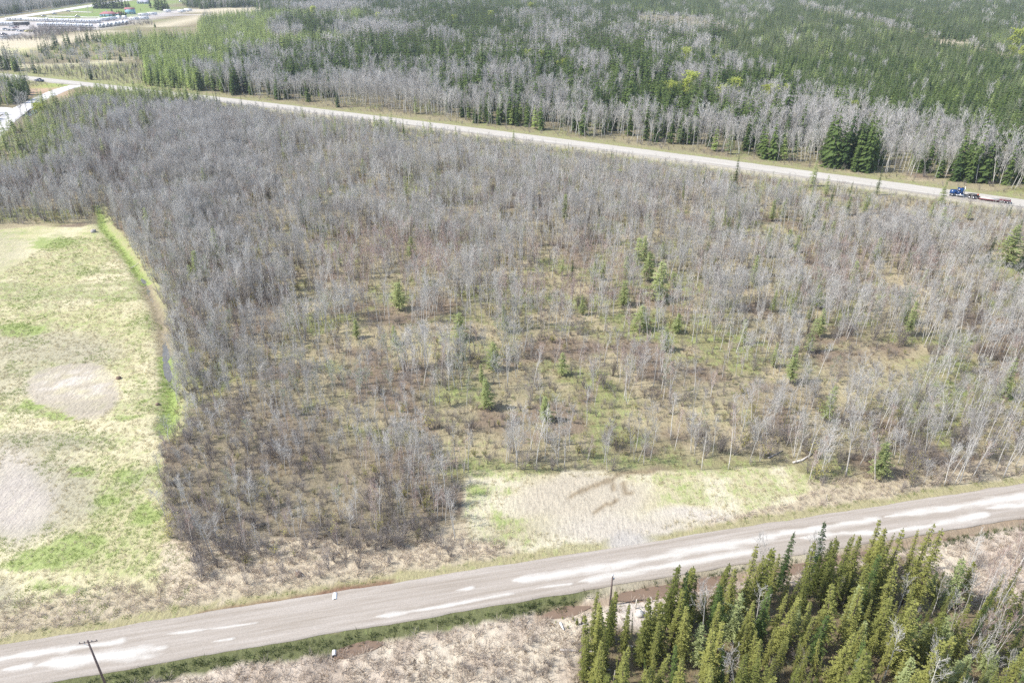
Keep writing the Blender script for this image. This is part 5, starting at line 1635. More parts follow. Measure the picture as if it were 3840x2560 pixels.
DG = 'dead trunks standing on the marsh edge'
stick('dead_tree', 'tall dark bare trunk standing alone left of the spruces', 'dead tree', 2184, 2492, 118, .13, M_BURNT, -.02, DG)
stick('dead_tree', 'thin dark bare trunk beside the taller dark one', 'dead tree', 2196, 2454, 100, .07, M_BURNT, .05, DG)
stick('dead_tree', 'short charred stump near the first small conifers', 'dead tree', 2181, 2334, 22, .1, M_BURNT, .05, DG)
stick('dead_tree', 'leaning grey trunk at the bottom edge by the spruces', 'dead tree', 2228, 2535, 70, .07, M_SNAG, .12, DG)
stick('dead_tree', 'grey snag among fallen logs at the bottom edge', 'dead tree', 2303, 2550, 40, .1, M_SNAG, 0, DG)
stick('wooden_post', 'bleached wooden post beside the brown ditch', 'post', 2384, 2277, 35, .09, M_POSTW, 0)
stick('wooden_post', 'pale post leaning at the water edge', 'post', 2448, 2248, 16, .09, M_POSTW, -.4)
stick('marker_post', 'slim grey marker post with a yellow tip by the near road', 'post', 3098, 1879, 27, .06, M_SNAG, -.12)

def log(label, a, b, r, mat, group='fallen logs', curve=0.0):
    ax, ay, az = P3(*a)
    bx, by, bz = P3(*b)
    A, B = Vector((ax, ay, az + r)), Vector((bx, by, bz + r))
    c = (A + B) / 2
    sd = (B - A).cross(Vector((0, 0, 1))).normalized() * curve
    t = tag(link('fallen_log', MB().tube([A - c, (A - c) * .4 + sd, (B - c) * .4 + sd, B - c], [r, r * .9, r * .75, r * .45], 6).mesh('fallen_log', mat), None, c), label, 'log', group)
    return t

log('white fallen birch at the end of the roadside clearing', (2972, 1738), (3052, 1690), .16, M_BIRBK, curve=.5)
log('fallen grey trunk in the brush over the clearing end', (2880, 1720), (2935, 1692), .12, M_SNAG)
log('white board lying in the marsh grass', (2101, 2332), (2113, 2362), .16, M_WHITE)
log('long bleached log lying among dead trunks', (2100, 2436), (2270, 2446), .14, M_SNAG)
log('pale thick log slanting at the bottom edge', (2192, 2508), (2255, 2562), .2, M_ASPBK)
log('grey log crossing under the dead trunks', (2200, 2500), (2290, 2512), .12, M_SNAG)
log('bleached log on the sand between spruces', (2345, 2415), (2395, 2432), .14, M_ASPBK)
log('thin white log by the brown ditch', (2295, 2257), (2345, 2262), .07, M_POSTW)
log('pale log beside the boulder', (2400, 2275), (2416, 2292), .1, M_POSTW)
log('fallen pale trunk in the forest beyond the far road', (2190, 485), (2250, 478), .18, M_BIRBK)
log('white trunk lying over the field ditch', (490, 998), (520, 985), .1, M_BIRBK)
log('small log in the scrub by the near road', (1110, 2140), (1143, 2163), .12, M_SNAG)

def stone(name, label, u, v, r, cat='boulder', group=None, mat=None, sq=.7):
    b = MB()
    n, m_ = 9, 6
    V = []
    for i in range(m_ + 1):
        th = math.pi * i / m_
        for k in range(n):
            ph = 2 * math.pi * k / n
            q_ = rv(.82, 1.12)
            V.append((math.sin(th) * math.cos(ph) * r * q_, math.sin(th) * math.sin(ph) * r * q_ * .85, math.cos(th) * r * sq * q_))
    F = [(i * n + k, (i + 1) * n + k, (i + 1) * n + (k + 1) % n, i * n + (k + 1) % n) for i in range(m_) for k in range(n)]
    b.add(V, F)
    x, y, z = P3(u, v, r * .25)
    return tag(link(name, b.mesh(name, mat or M_ROCK), None, (x, y, z), (0, 0, rv(0, 6))), label, cat, group)

stone('boulder', 'white flat-topped boulder on the sand beside the spruces', 2400, 2302, .6)
stone('boulder', 'pale stone at the top edge of the hay field', 350, 869, .9, mat=M_SNAG)
M_DIRT = flat('earth_clod', (0.21, 0.15, 0.11), .95, var=.35)
for u, v, r_ in ((445, 1418, .55), (590, 1514, .4), (1120, 2155, .5)):
    stone('earth_mound', {445: 'dark lone clod beside the bare field patch', 590: 'dark clod on the ditch bank of the field', 1120: 'earth mound in the scrub'}[u], u, v, r_, 'mound', None, M_DIRT)

def culvert(u, v, a, r, L, label):
    x, y, z = P3(u, v, .1)
    n = 14
    b = MB()
    for s in range(9):
        x0, x1 = s * L / 9, (s + 1) * L / 9
        b.tube([(x0, 0, 0), ((x0 + x1) / 2, 0, 0), (x1, 0, 0)], [r * .95, r * 1.04, r * .95], n, 0, False)
    t = thing('culvert_pipe', label, 'culvert', (x, y, z), a, 'culvert ends beside the near road')
    link('pipe', b.mesh('pipe', M_WHITE), t)
    link('mouth_rim', MB().tube([(L, 0, 0), (L + .05, 0, 0)], [r * 1.06, r * 1.06], n, 0, False).mesh('mouth_rim', M_STEEL), t)
    b = MB().tube([(L * .1, 0, 0), (L * .9, 0, 0)], [r * .9, r * .9], n)
    link('mouth_dark', b.mesh('mouth_dark', M_BURNT), t)
    return t

culvert(1256, 2250, math.radians(100), .28, 1.0, 'pale corrugated culvert end on the thicket side of the road')
culvert(1252, 2432, math.radians(-80), .22, .7, 'small pale culvert end over the marsh pool')
for i, (u, v, h) in enumerate(((84, 395, 9), (135, 392, 9), (28, 392, 7), (55, 393, 8), (231, 319, 6), (252, 358, 7))):
    stick('fence_post', ['dark post on the ditch bank of the side road', 'dark post over the blue ditch water', 'first dark post by the side road spur', 'second dark post by the side road spur', 'small dark post at the road junction', 'dark post below the road junction'][i], 'post', u, v, h, .12, M_BURNT, 0, 'posts along the side road')
# young conifers on the marsh edge
for i, (u, v, h) in enumerate(((2163, 2338, 24), (2150, 2318, 14), (2400, 2283, 9), (2420, 2272, 13), (2325, 2266, 9), (2393, 2252, 9), (2130, 2352, 12), (2085, 2328, 9), (2110, 2310, 10))):
    single('sunny_spruce', 'spruce_seedling', u, v, h, ['round dark young spruce beside the charred stump', 'young spruce above the charred stump', 'seedling beside the bleached post', 'seedling on the sand by the ditch', 'seedling at the water edge by the pole', 'seedling next to the bleached post top', 'seedling below the white board', 'seedling left of the white board', 'seedling above the white board'][i], 'spruce', 'spruce seedlings at the marsh edge', 1.8)

# ------------------------------------------------------------------ vehicles
def paint(name, col, rough=.35):
    return flat(name, col, rough, 0, .05, 1, .5)

M_CAM = paint('camper_white', (0.74, 0.75, 0.77))
M_CAMG = paint('camper_grey', (0.50, 0.54, 0.60))
M_ROOF = flat('white_roof_membrane', (0.88, 0.88, 0.87), .7, var=.06)
M_GLASS = flat('dark_glass', (0.025, 0.03, 0.04), .12, 0, .1, 1, .5)
M_TYRE = flat('tyre_rubber', (0.03, 0.03, 0.032), .9)
M_RIM = flat('wheel_rim', (0.55, 0.56, 0.58), .35, .8)
M_BLACK = flat('black_steel', (0.04, 0.04, 0.045), .6)
M_NAVY = paint('navy_paint', (0.03, 0.05, 0.12))
M_BLUE = paint('truck_blue', (0.015, 0.06, 0.19), .25)
M_MAROON = flat('maroon_steel', (0.17, 0.045, 0.055), .6, var=.25)
M_ORANGE = flat('orange_steel', (0.42, 0.12, 0.05), .6)
M_YELLOW = paint('yellow_paint', (0.50, 0.44, 0.10))
M_CHROME = flat('chrome', (0.75, 0.76, 0.78), .15, .9)
M_DECK = flat('deck_boards', (0.62, 0.58, 0.52), .9, var=.2)

def wheels(parent, spots, r, w, rims=True):
    tm = MB().tube([(0, -w / 2, 0), (0, -w / 2 + .03, 0), (0, w / 2 - .03, 0), (0, w / 2, 0)], [r * .88, r, r, r * .88], 14).mesh('tyre', M_TYRE)
    rm = MB().tube([(0, -w / 2 - .012, 0), (0, w / 2 + .012, 0)], [r * .55, r * .55], 12).mesh('rim', M_RIM)
    for x, y in spots:
        t = link('wheel', tm, parent, (x, y, r))
        if rims:
            link('rim', rm, t)

CAMPERS = {}
def camper_meshes(L, style):
    k = (round(L, 1), style)
    if k in CAMPERS:
        return CAMPERS[k]
    w, z0, h = 2.5, .55, 3.2
    if style == 'fifth':
        prof = [(-L / 2, z0), (L / 2 - 2.4, z0), (L / 2 - 2.3, 1.5), (L / 2 - .25, 1.5), (L / 2, 1.9), (L / 2 - .5, h + .25), (-L / 2 + .15, h + .05), (-L / 2, h - .15)]
    elif style == 'motor':
        prof = [(-L / 2, z0), (L / 2, z0 - .1), (L / 2 + .05, 1.3), (L / 2 - .3, 2.9), (L / 2 - .6, h), (-L / 2 + .1, h), (-L / 2, h - .2)]
    else:
        prof = [(-L / 2, z0), (L / 2 - .5, z0), (L / 2, 1.2), (L / 2 - .1, 2.4), (L / 2 - .6, h), (-L / 2 + .1, h), (-L / 2, h - .2)]
    body = MB().prism(prof, w).mesh('camper_body', M_CAM)
    top = max(z for _, z in prof)
    roof = MB().box((-.15, 0, top + .02), (L - .75, w - .12, .07)).box((-L * .2, .2, top + .14), (.7, .6, .2)).box((L * .18, -.3, top + .1), (.4, .4, .12)).mesh('camper_roof', M_ROOF)
    win = MB().box((0, 0, 0), (1.3, .04, .6)).mesh('camper_window', M_GLASS)
    band = MB().box((0, 0, .0), (L - .9, .03, .35)).mesh('camper_stripe', M_CAMG)
    endw = MB().box((0, 0, 0), (.04, 1.4, .6)).mesh('camper_end_window', M_GLASS)
    CAMPERS[k] = (body, roof, win, band, endw, w, L)
    return CAMPERS[k]

def camper(u, v, a, L, style, label, group):
    x, y, z = P3(u, v)
    body, roof, win, band, endw, w, L = camper_meshes(L, style)
    t = thing('camper_trailer' if style != 'motor' else 'motorhome', label, 'camper', (x, y, z + .05), a, group)
    link('body', body, t)
    link('roof', roof, t)
    for sd in (-1, 1):
        for k in (-.28, .12):
            link('window', win, t, (k * L, sd * (w / 2 + .015), 2.2))
        link('stripe', band, t, (0, sd * (w / 2 + .01), 1.15))
    link('rear_window', endw, t, (-L / 2 - .01, 0, 2.2))
    wheels(t, [(-.4, -1.1), (-.4, 1.1), (.5, -1.1), (.5, 1.1)] if style != 'motor' else [(-L * .28, -1.1), (-L * .28, 1.1), (L * .33, -1.1), (L * .33, 1.1)], .36, .25, False)
    if style != 'motor':
        link('hitch', MB().box((L / 2 + .3, 0, .5), (1.2, .12, .1)).mesh('hitch', M_BLACK), t)
    return t

def ordw(i):
    return ORD[i] if i < len(ORD) else '%dth' % (i + 1)

def row(n, a0, a1, ang, L, group, phrase, styles=('trailer',), jit=1.0):
    for i in range(n):
        f = i / max(1, n - 1)
        u, v = a0[0] + (a1[0] - a0[0]) * f + rv(-jit, jit), a0[1] + (a1[1] - a0[1]) * f + rv(-.25, .25)
        camper(u, v, math.radians(ang + rv(-4, 4)), L + rv(-1, 1), styles[i % len(styles)], '%s white camper from the highway end in the %s' % (ordw(i), phrase), group)

row(6, (108, 79), (162, 82), 8, 8.5, 'campers in the back row of the lot', 'broadside part of the back row', ('trailer', 'fifth'), .5)
row(19, (172, 82), (326, 87), 118, 10.5, 'campers in the back row of the lot', 'end-on part of the back row', ('trailer', 'fifth', 'trailer'))
row(5, (335, 87.5), (376, 87), 118, 9, 'campers in the back row of the lot', 'slanted end of the back row')
row(16, (146, 99), (262, 101.5), 120, 9.5, 'campers in the front row of the lot', 'front row behind the brush', ('trailer', 'fifth'))
row(10, (270, 102), (345, 105), 122, 10, 'campers in the front row of the lot', 'front row past the brush', ('trailer', 'trailer', 'fifth'))
row(8, (374, 104), (474, 91), 128, 9.5, 'big slanted campers of the lot corner', 'slanted corner row', ('fifth', 'trailer'))
row(5, (385, 80.5), (428, 76), 20, 8, 'campers before the blue house', 'short row before the blue house')
row(2, (447, 72.5), (468, 72), 140, 7, 'campers before the blue house', 'pair below the dark house spruces')
row(2, (506, 77.5), (540, 75.5), 14, 10.5, 'motorhomes along the lot lane', 'near side of the lane', ('motor',))
row(2, (540, 62), (572, 58.5), 16, 10.5, 'motorhomes along the lot lane', 'house side of the lane', ('motor',))
camper(628, 47.5, math.radians(197), 8.5, 'fifth', 'lone white camper standing below the second dark tree group', 'single campers at the lane end')
camper(682, 48, math.radians(190), 9.5, 'trailer', 'front white camper of the pair at the lane end', 'single campers at the lane end')
camper(706, 45, math.radians(190), 9.5, 'fifth', 'rear white camper of the pair at the lane end', 'single campers at the lane end')
row(7, (4, 95), (52, 95.5), 115, 10, 'campers beside the long dark trailer', 'row ending at the long dark trailer')
row(4, (40, 78), (100, 79), 12, 7.5, 'campers nearest the highway', 'loose row along the highway')

def van_trailer(u, v, a, label):
    x, y, z = P3(u, v)
    t = thing('box_trailer', label, 'trailer', (x, y, z), a)
    link('box', MB().box((0, 0, 2.6), (15.5, 2.6, 2.9)).mesh('box', M_BLACK), t)
    link('roof', MB().box((0, 0, 4.08), (15.6, 2.66, .08)).mesh('roof', M_ROOF), t)
    link('chassis', MB().box((0, 0, 1.05), (14, 1.0, .2)).mesh('chassis', M_BLACK), t)
    wheels(t, [(-5.8, -1.1), (-5.8, 1.1), (-4.5, -1.1), (-4.5, 1.1)], .5, .3)
    link('landing_leg', MB().box((5, 0, .55), (.2, 1.6, 1.0)).mesh('landing_leg', M_BLACK), t)

van_trailer(84, 98.5, math.radians(-2), 'long black box trailer standing among the white campers')

def car(u, v, a, mat, label, group, style='car', name='parked_car', s=1.0):
    x, y, z = P3(u, v)
    t = thing(name, label, 'truck' if style == 'pickup' else 'car', (x, y, z + .02), a, group, (s, s, s))
    if style == 'pickup':
        L = 5.6
        link('body', MB().prism([(-2.8, .5), (2.7, .5), (2.8, .8), (2.7, 1.12), (1.1, 1.2), (-.55, 1.2), (-.6, 1.15), (-2.8, 1.15)], 1.95).mesh('body', mat), t)
        link('cab', MB().prism([(-.6, 1.15), (1.2, 1.18), (.55, 1.85), (-.45, 1.87)], 1.75).mesh('cab', mat), t)
        link('windscreen', MB().prism([(1.19, 1.22), (1.24, 1.22), (.62, 1.82), (.57, 1.82)], 1.6).mesh('windscreen', M_GLASS), t)
        link('bed', MB().box((-1.7, 0, 1.16), (2.0, 1.6, .05)).mesh('bed', M_BLACK), t)
        for sd in (-1, 1):
            link('side_window', MB().prism([(-.5, 1.25), (.95, 1.25), (.5, 1.76), (-.38, 1.78)], .03, c=sd * .885).mesh('side_window', M_GLASS), t)
            link('headlight', MB().box((2.76, sd * .75, .92), (.08, .3, .16)).mesh('headlight', M_CHROME), t)
        wheels(t, [(1.75, -.88), (1.75, .88), (-1.75, -.88), (-1.75, .88)], .4, .27)
    else:
        link('body', MB().prism([(-2.2, .35), (2.15, .35), (2.25, .65), (2.1, .85), (1.1, .98), (-1.9, 1.0), (-2.25, .9)], 1.8).mesh('body', mat), t)
        link('cabin', MB().prism([(-1.8, .98), (1.15, .96), (.45, 1.45), (-1.3, 1.48)], 1.55).mesh('cabin', M_GLASS), t)
        link('roof', MB().box((-.45, 0, 1.49), (1.5, 1.45, .05)).mesh('roof', mat), t)
        wheels(t, [(1.4, -.8), (1.4, .8), (-1.4, -.8), (-1.4, .8)], .33, .22, False)
    return t

car(149, 306.5, math.radians(-20), M_NAVY, 'dark pickup coming along the far gravel road past the junction', None, 'pickup', 'pickup_truck')
VG = 'vehicles parked on the lot'
M_CARW, M_CARS, M_CARR = paint('white_car', (.7, .71, .72)), paint('silver_car', (.38, .4, .44)), paint('dark_red_car', (.12, .03, .06))
for u, v, a, m_, lb, st, s_ in ((44, 103, 20, M_CARW, 'white vehicle beside the dark red pickup on the lot', 'car', 1.3), (60, 106.5, 15, M_CARR, 'dark red pickup on the open part of the lot', 'pickup', 1.0), (20, 114, 70, M_CARW, 'white van heading the short car row', 'car', 1.3), (30, 115, 70, M_CARW, 'second white car of the short car row', 'car', 1),
                                (38, 115.5, 70, M_CARS, 'silver car of the short car row', 'car', 1), (50, 116, 70, M_CARW, 'white-fronted dark car of the short row', 'car', 1), (59, 115, 20, M_NAVY, 'dark car ending the short car row', 'car', 1), (70, 118, 70, M_CARW, 'first white-roofed car beside the yellow truck', 'car', 1),
                                (79, 119, 70, M_CARW, 'second white-roofed car beside the yellow truck', 'car', 1), (90, 119, 15, M_NAVY, 'dark blue pickup touching the yellow truck', 'pickup', 1), (108, 121, 190, M_YELLOW, 'yellow truck at the brush edge of the lot', 'pickup', 1.25), (15, 132, 10, M_NAVY, 'navy car standing alone on the lot', 'car', 1.2),
                                (164, 63, 10, M_CARS, 'teal car at the lawn corner drive', 'car', 1.2), (204, 55, 10, M_CARS, 'grey car on the lawn by the highway', 'car', 1.2), (256, 44, 10, M_CARS, 'small grey car on the lawn path', 'car', 1.1), (291, 65, 10, M_CARS, 'silver car on the drive below the lawn', 'car', 1.2), (678, 8, 10, M_CARS, 'grey car on the far lawn', 'car', 1.2)):
    car(u, v, math.radians(a), m_, lb, VG, st, 'parked_car' if st == 'car' else 'pickup_truck', s_)

def boat(u, v, a, label):
    x, y, z = P3(u, v, .4)
    t = thing('boat', label, 'boat', (x, y, z), a, 'boats stored at the lot edge')
    V, F, n = [], [], 7
    for i in range(n):
        f = i / (n - 1)
        w = 1.1 * (1 - f ** 3) + .03
        X = -2.8 + 5.6 * f
        V += [(X, -w, .8 + .25 * f), (X, -w * .6, .1 + .35 * f * f), (X, w * .6, .1 + .35 * f * f), (X, w, .8 + .25 * f)]
    for i in range(n - 1):
        for k in range(3):
            F.append((i * 4 + k, i * 4 + 4 + k, i * 4 + 5 + k, i * 4 + 1 + k))
    F.append((0, 1, 2, 3))
    link('hull', MB().add(V, F).mesh('hull', M_CAM), t)
    link('deck', MB().box((-.4, 0, .62), (4.4, 1.7, .08)).mesh('deck', M_CAMG), t)
    link('windscreen', MB().prism([(.4, .8), (.5, .8), (.2, 1.25), (.1, 1.25)], 1.5).mesh('windscreen', M_GLASS), t)

for i, (u, v) in enumerate(((5, 143), (14, 140.5), (24, 142), (33, 139), (44, 137), (54, 136), (64, 134.5), (10, 148), (22, 147), (70, 133))):
    boat(u, v, math.radians(12 + rv(-8, 8)), '%s pale boat in the boat row at the lot edge' % ordw(i))

# the blue tractor unit and its low-loader on the far road
def tractor_and_trailer():
    x0, y0 = (float(c) for c in G(3566, 735))
    x1, y1 = (float(c) for c in G(3776, 764))
    sl = float(far_slope(np.array(x0)))
    a = math.atan2(-sl, -1)
    zc = .2
    # tractor: x axis forward
    fwd = Vector((math.cos(a), math.sin(a), 0))
    o = Vector((x0, y0, zc)) - fwd * 1.55
    t = thing('truck_tractor', 'blue truck tractor with long bonnet pulling a low trailer on the far road', 'truck', o, a, scl=(.85, .85, .9))
    wheels(t, [(1.55, -1.02), (1.55, 1.02)], .52, .32)
    for X in (-4.1, -5.45):
        for sd in (-1, 1):
            wheels(t, [(X, sd * .98)], .52, .55)
    link('frame', MB().box((-2.6, .42, .88), (8.2, .12, .28)).box((-2.6, -.42, .88), (8.2, .12, .28)).box((-1, 0, .88), (.2, .75, .25)).box((-6.4, 0, .88), (.2, .75, .25)).mesh('frame', M_BLACK), t)
    h = link('bonnet', MB().prism([(.3, .95), (2.5, .95), (2.62, 1.25), (2.5, 1.95), (.3, 2.25)], 1.7).mesh('bonnet', M_BLUE), t)
    link('grille', MB().box((2.6, 0, 1.5), (.06, 1.1, .8)).mesh('grille', M_CHROME), h)
    for sd in (-1, 1):
        link('fender', MB().prism([(.75, .8), (.85, 1.2), (1.2, 1.5), (1.9, 1.5), (2.3, 1.2), (2.4, .8), (2.2, .8), (2.0, 1.15), (1.15, 1.15), (.95, .8)], .5, c=sd * .98).mesh('fender', M_BLUE), t)
        link('headlight', MB().box((2.52, sd * .95, 1.15), (.14, .36, .24)).mesh('headlight', M_CHROME), t)
        link('fuel_tank', MB().cyl((-1.35, sd * .98, .8), .33, 1.7, 'x', 12).mesh('fuel_tank', M_CHROME), t)
        link('step', MB().box((-.1, sd * 1.0, .6), (.7, .35, .25)).mesh('step', M_CHROME), t)
        link('exhaust_stack', MB().tube([(-2.0, sd * .95, .9), (-2.0, sd * .95, 3.5)], [.08, .08], 8).mesh('exhaust_stack', M_CHROME), t)
        link('mirror', MB().box((.35, sd * 1.35, 2.35), (.08, .16, .5)).mesh('mirror', M_CHROME), t)
        link('mudguard', MB().prism([(-6.2, .95), (-6.1, 1.2), (-3.4, 1.2), (-3.3, .95), (-3.45, .95), (-3.5, 1.12), (-6.0, 1.12), (-6.05, .95)], .6, c=sd * .98).mesh('mudguard', M_BLACK), t)
    c = link('cab', MB().prism([(-1.75, 1.0), (.32, 1.0), (.35, 2.2), (.02, 2.95), (-.25, 3.05), (-1.75, 3.1)], 2.1).mesh('cab', M_BLUE), t)
    link('windscreen', MB().prism([(.37, 2.25), (.41, 2.25), (.08, 2.92), (.04, 2.92)], 1.85).mesh('windscreen', M_GLASS), c)
    for sd in (-1, 1):
        link('side_window', MB().box((-.4, sd * 1.06, 2.35), (.85, .03, .6)).mesh('side_window', M_GLASS), c)
        link('door', MB().box((-.4, sd * 1.055, 1.5), (1.0, .025, .95)).mesh('door', M_BLUE), c)
    link('sun_visor', MB().box((.2, 0, 2.98), (.35, 2.0, .06)).mesh('sun_visor', M_BLUE), c)
    link('beacon', MB().tube([(-.6, 0, 3.06), (-.6, 0, 3.2), (-.6, 0, 3.34)], [.12, .12, .06], 8).mesh('beacon', flat('amber_beacon', (.85, .45, .12), .3)), c)
    link('bumper', MB().box((2.62, 0, .62), (.2, 2.3, .4)).mesh('bumper', M_CHROME), t)
    link('fifth_wheel', MB().cyl((-4.8, 0, 1.14), .5, .12, 'z', 14).mesh('fifth_wheel', M_BLACK), t)
    link('headache_rack', MB().box((-2.2, 0, 1.9), (.08, 1.9, .08)).box((-2.2, -.8, 1.5), (.08, .08, .9)).box((-2.2, .8, 1.5), (.08, .08, .9)).mesh('headache_rack', M_STEEL), t)
    # trailer: neck pin over the fifth wheel
    b = math.atan2(-float(far_slope(np.array(x1))), -1)
    pin = o - fwd * 4.8 * .85
    fb = Vector((math.cos(b), math.sin(b), 0))
    t = thing('lowbed_trailer', 'maroon low trailer with bare deck behind the blue truck', 'trailer', pin, b, scl=(.68, .85, .85))
    link('gooseneck', MB().prism([(.8, 1.25), (.8, 1.6), (-2.2, 1.6), (-3.1, .95), (-3.1, .45), (-2.4, .5), (-1.7, 1.25)], 1.4).mesh('gooseneck', M_BLACK), t)
    link('toolbox', MB().box((-2.35, .2, 1.72), (.7, 1.2, .3)).mesh('toolbox', M_ORANGE), t)
    link('pin_plate', MB().box((0, 0, 1.22), (1.4, 1.3, .06)).mesh('pin_plate', M_BLACK), t)
    link('side_beam', MB().box((-7.2, 1.2, .62), (8.4, .18, .42)).mesh('side_beam', M_MAROON), t)
    link('side_beam', MB().box((-7.2, -1.2, .62), (8.4, .18, .42)).mesh('side_beam', M_MAROON), t)
    pm = MB().box((0, 0, 0), (8.3, .26, .07)).mesh('deck_board', M_DECK)
    for k in range(8):
        link('deck_board', pm, t, (-7.2, -.98 + k * .28, .8))
    link('rear_frame', MB().box((-13.2, 0, .9), (4.2, .9, .25)).mesh('rear_frame', M_MAROON), t)
    link('rear_rail', MB().box((-13.2, 1.28, 1.12), (4.3, .3, .1)).mesh('rear_rail', M_MAROON), t)
    link('rear_rail', MB().box((-13.2, -1.28, 1.12), (4.3, .3, .1)).mesh('rear_rail', M_MAROON), t)
    link('tail_bar', MB().box((-15.4, 0, .95), (.3, 2.7, .35)).mesh('tail_bar', M_MAROON), t)
    for X in (-11.9, -13.2, -14.5):
        for sd in (-1, 1):
            wheels(t, [(X, sd * .98)], .46, .5)

tractor_and_trailer()

# ------------------------------------------------------------------ houses
M_BLUEW = flat('pale_blue_siding', (0.30, 0.52, 0.62), .7, var=.05)
M_REDR = flat('red_shingles', (0.38, 0.16, 0.17), .9, var=.2, scale=4)
M_GREYR = flat('grey_shingles', (0.40, 0.40, 0.45), .9, var=.15)
M_GREYW = flat('grey_blue_siding', (0.42, 0.48, 0.58), .8, var=.06)
M_TRIM = flat('window_trim', (.75, .75, .75), .5)
wmesh = MB().box((0, 0, 0), (1.6, .06, 1.3)).mesh('house_window', M_GLASS)
fmesh = MB().box((0, .02, .72), (1.8, .1, .12)).box((0, .02, -.72), (1.8, .1, .12)).box((.85, .02, 0), (.12, .1, 1.4)).box((-.85, .02, 0), (.12, .1, 1.4)).mesh('window_frame', M_TRIM)

def house(u, v, a, blocks, wall, roof, label, wins, door, chim=None):
    """blocks: (x, y, length, depth, eaves, ridge, hipped)"""
    x, y, z = P3(u, v)
    t = thing('house', label, 'house', (x, y, z), a)
    for bx, by, L, D, e, r, hip in blocks:
        if L > D:
            link('wall', MB().box((bx, by, e / 2 - .1), (L, D, e + .2)).mesh('wall', wall), t)
        else:
            link('wall', MB().box((bx, by, e / 2 - .1), (L, D, e + .2)).mesh('wall', wall), t)
        i = D / 2 if hip else .0
        l, d = L / 2 + .5, D / 2 + .5
        V = [(bx - l, by - d, e), (bx + l, by - d, e), (bx + l, by + d, e), (bx - l, by + d, e), (bx - l + i, by, r), (bx + l - i, by, r),
             (bx - l, by - d, e - .2), (bx + l, by - d, e - .2), (bx + l, by + d, e - .2), (bx - l, by + d, e - .2)]
        rf = link('roof', MB().add(V, [(0, 1, 5, 4), (2, 3, 4, 5), (1, 2, 5), (3, 0, 4), (0, 6, 7, 1), (1, 7, 8, 2), (2, 8, 9, 3), (3, 9, 6, 0), (9, 8, 7, 6)]).mesh('roof', roof), t)
    for cx_, cy_, cz in chim or ():
        link('chimney', MB().box((cx_, cy_, cz), (1.0, 1.0, 1.6)).mesh('chimney', M_GREYW), rf)
    for wx, wy, wz in wins:
        w = link('window', wmesh, t, (wx, wy, wz))
        link('frame', fmesh, w)
    if door:
        d = link('door', MB().box((door[0], door[1], 1.05), (1.1, .08, 2.1)).mesh('door', M_NAVY), t)
        link('handle', MB().box((door[0] + .4, door[1] - .06, 1.0), (.08, .06, .14)).mesh('handle', M_CHROME), d)
    return t

house(404, 63, math.radians(6), [(0, 4, 17, 8, 2.9, 5.2, True), (11, 8, 6, 8, 2.9, 4.8, True)], M_BLUEW, M_REDR, 'pale blue bungalow with red hipped roof behind the campers', [(-6, -.03, 1.6), (-3, -.03, 1.5), (6.2, -.03, 1.7), (7.6, -.03, 1.7)], (2.5, -.03), [(-2, 5, 5.2)])
house(486, 54.5, math.radians(6), [(0, 4, 9.5, 8, 5.6, 7.2, False)], M_BLUEW, M_REDR, 'tall pale blue block with red roof beside the dark spruces', [(-2.8, -.03, 1.4), (1, -.03, 1.4), (3.2, -.03, 1.4)], (-4.0, -.03))
house(534, 15.5, math.radians(4), [(0, 5, 15, 9, 3.2, 6.5, True), (6.5, -.5, 6, 5, 2.8, 4.6, False)], M_GREYW, M_GREYR, 'grey-blue house with pale roof on the far lawn', [(-5, .47, 1.7), (-2, .47, 1.7), (1, .47, 1.7), (6.5, -3.03, 1.6)], (2.8, .47))
house(700, 2, 0, [(0, 5, 14, 8, 3, 5, False)], M_TRIM, M_GREYR, 'white house at the top edge over the lawn', [(-3, .97, 1.6), (2, .97, 1.6)], (0, .97))

# big dark spruces and yard trees around the houses
def dark(u, v, hp, w, lb, grp='big dark spruces around the houses'):
    x, y = (float(c) for c in G(u, v))
    individual('far_spruce', 'spruce_tree', x, y, height_for(u, v, hp) / 10, lb, 'spruce', grp, None, w, .01)

for i, (u, v, hp, w) in enumerate(((357, 33, 50, 1.4), (368, 32, 54, 1.4), (380, 33, 52, 1.5), (392, 33, 55, 1.5), (404, 33, 50, 1.5), (416, 33, 55, 1.5), (428, 33, 54, 1.5), (440, 33, 52, 1.5), (452, 33, 54, 1.5), (462, 33, 50, 1.4), (474, 30, 40, 1.4), (484, 27, 30, 1.4))):
    dark(u, v, hp, w, '%s tall dark spruce from the highway in the group behind the blue house' % ordw(i))
for i, (u, v, hp, w) in enumerate(((566, 32, 50, 1.1), (588, 36, 55, 1.5), (600, 38, 58, 1.5), (612, 40, 60, 1.5), (624, 40, 58, 1.5), (632, 41, 42, 1.3))):
    dark(u, v, hp, w, '%s tall dark spruce from the blue house in the second group by the lane' % ordw(i))
for i, (u, v, hp, w) in enumerate(((442, 61, 26, 1.6), (450, 63, 30, 1.7), (458, 63, 30, 1.7), (466, 62, 27, 1.6), (472, 61, 22, 1.4), (420, 44, 18, 1.7))):
    dark(u, v, hp, w, '%s rounded dark spruce from the bungalow standing before the tall blue block' % ordw(i))
for i, (u, v, hp, w) in enumerate(((455, 189, 1, 1), (454, 230, 31, 1.8), (8, 232, 22, 1.1), (17, 233, 24, 1.1), (23, 234, 22, 1.1), (50, 236, 20, 1.2), (1240, 230, 1, 1), (582, 104, 22, 1.4), (262, 236, 24, 1.3), (275, 237, 22, 1.2), (290, 238, 22, 1.5), (235, 226, 32, 1.1), (430, 154, 24, 1.0))):
    if hp > 1:
        dark(u, v, hp, w, '%s dark spruce of those standing free along the tan clearings' % ordw(i), 'free-standing spruces by the tan clearings')
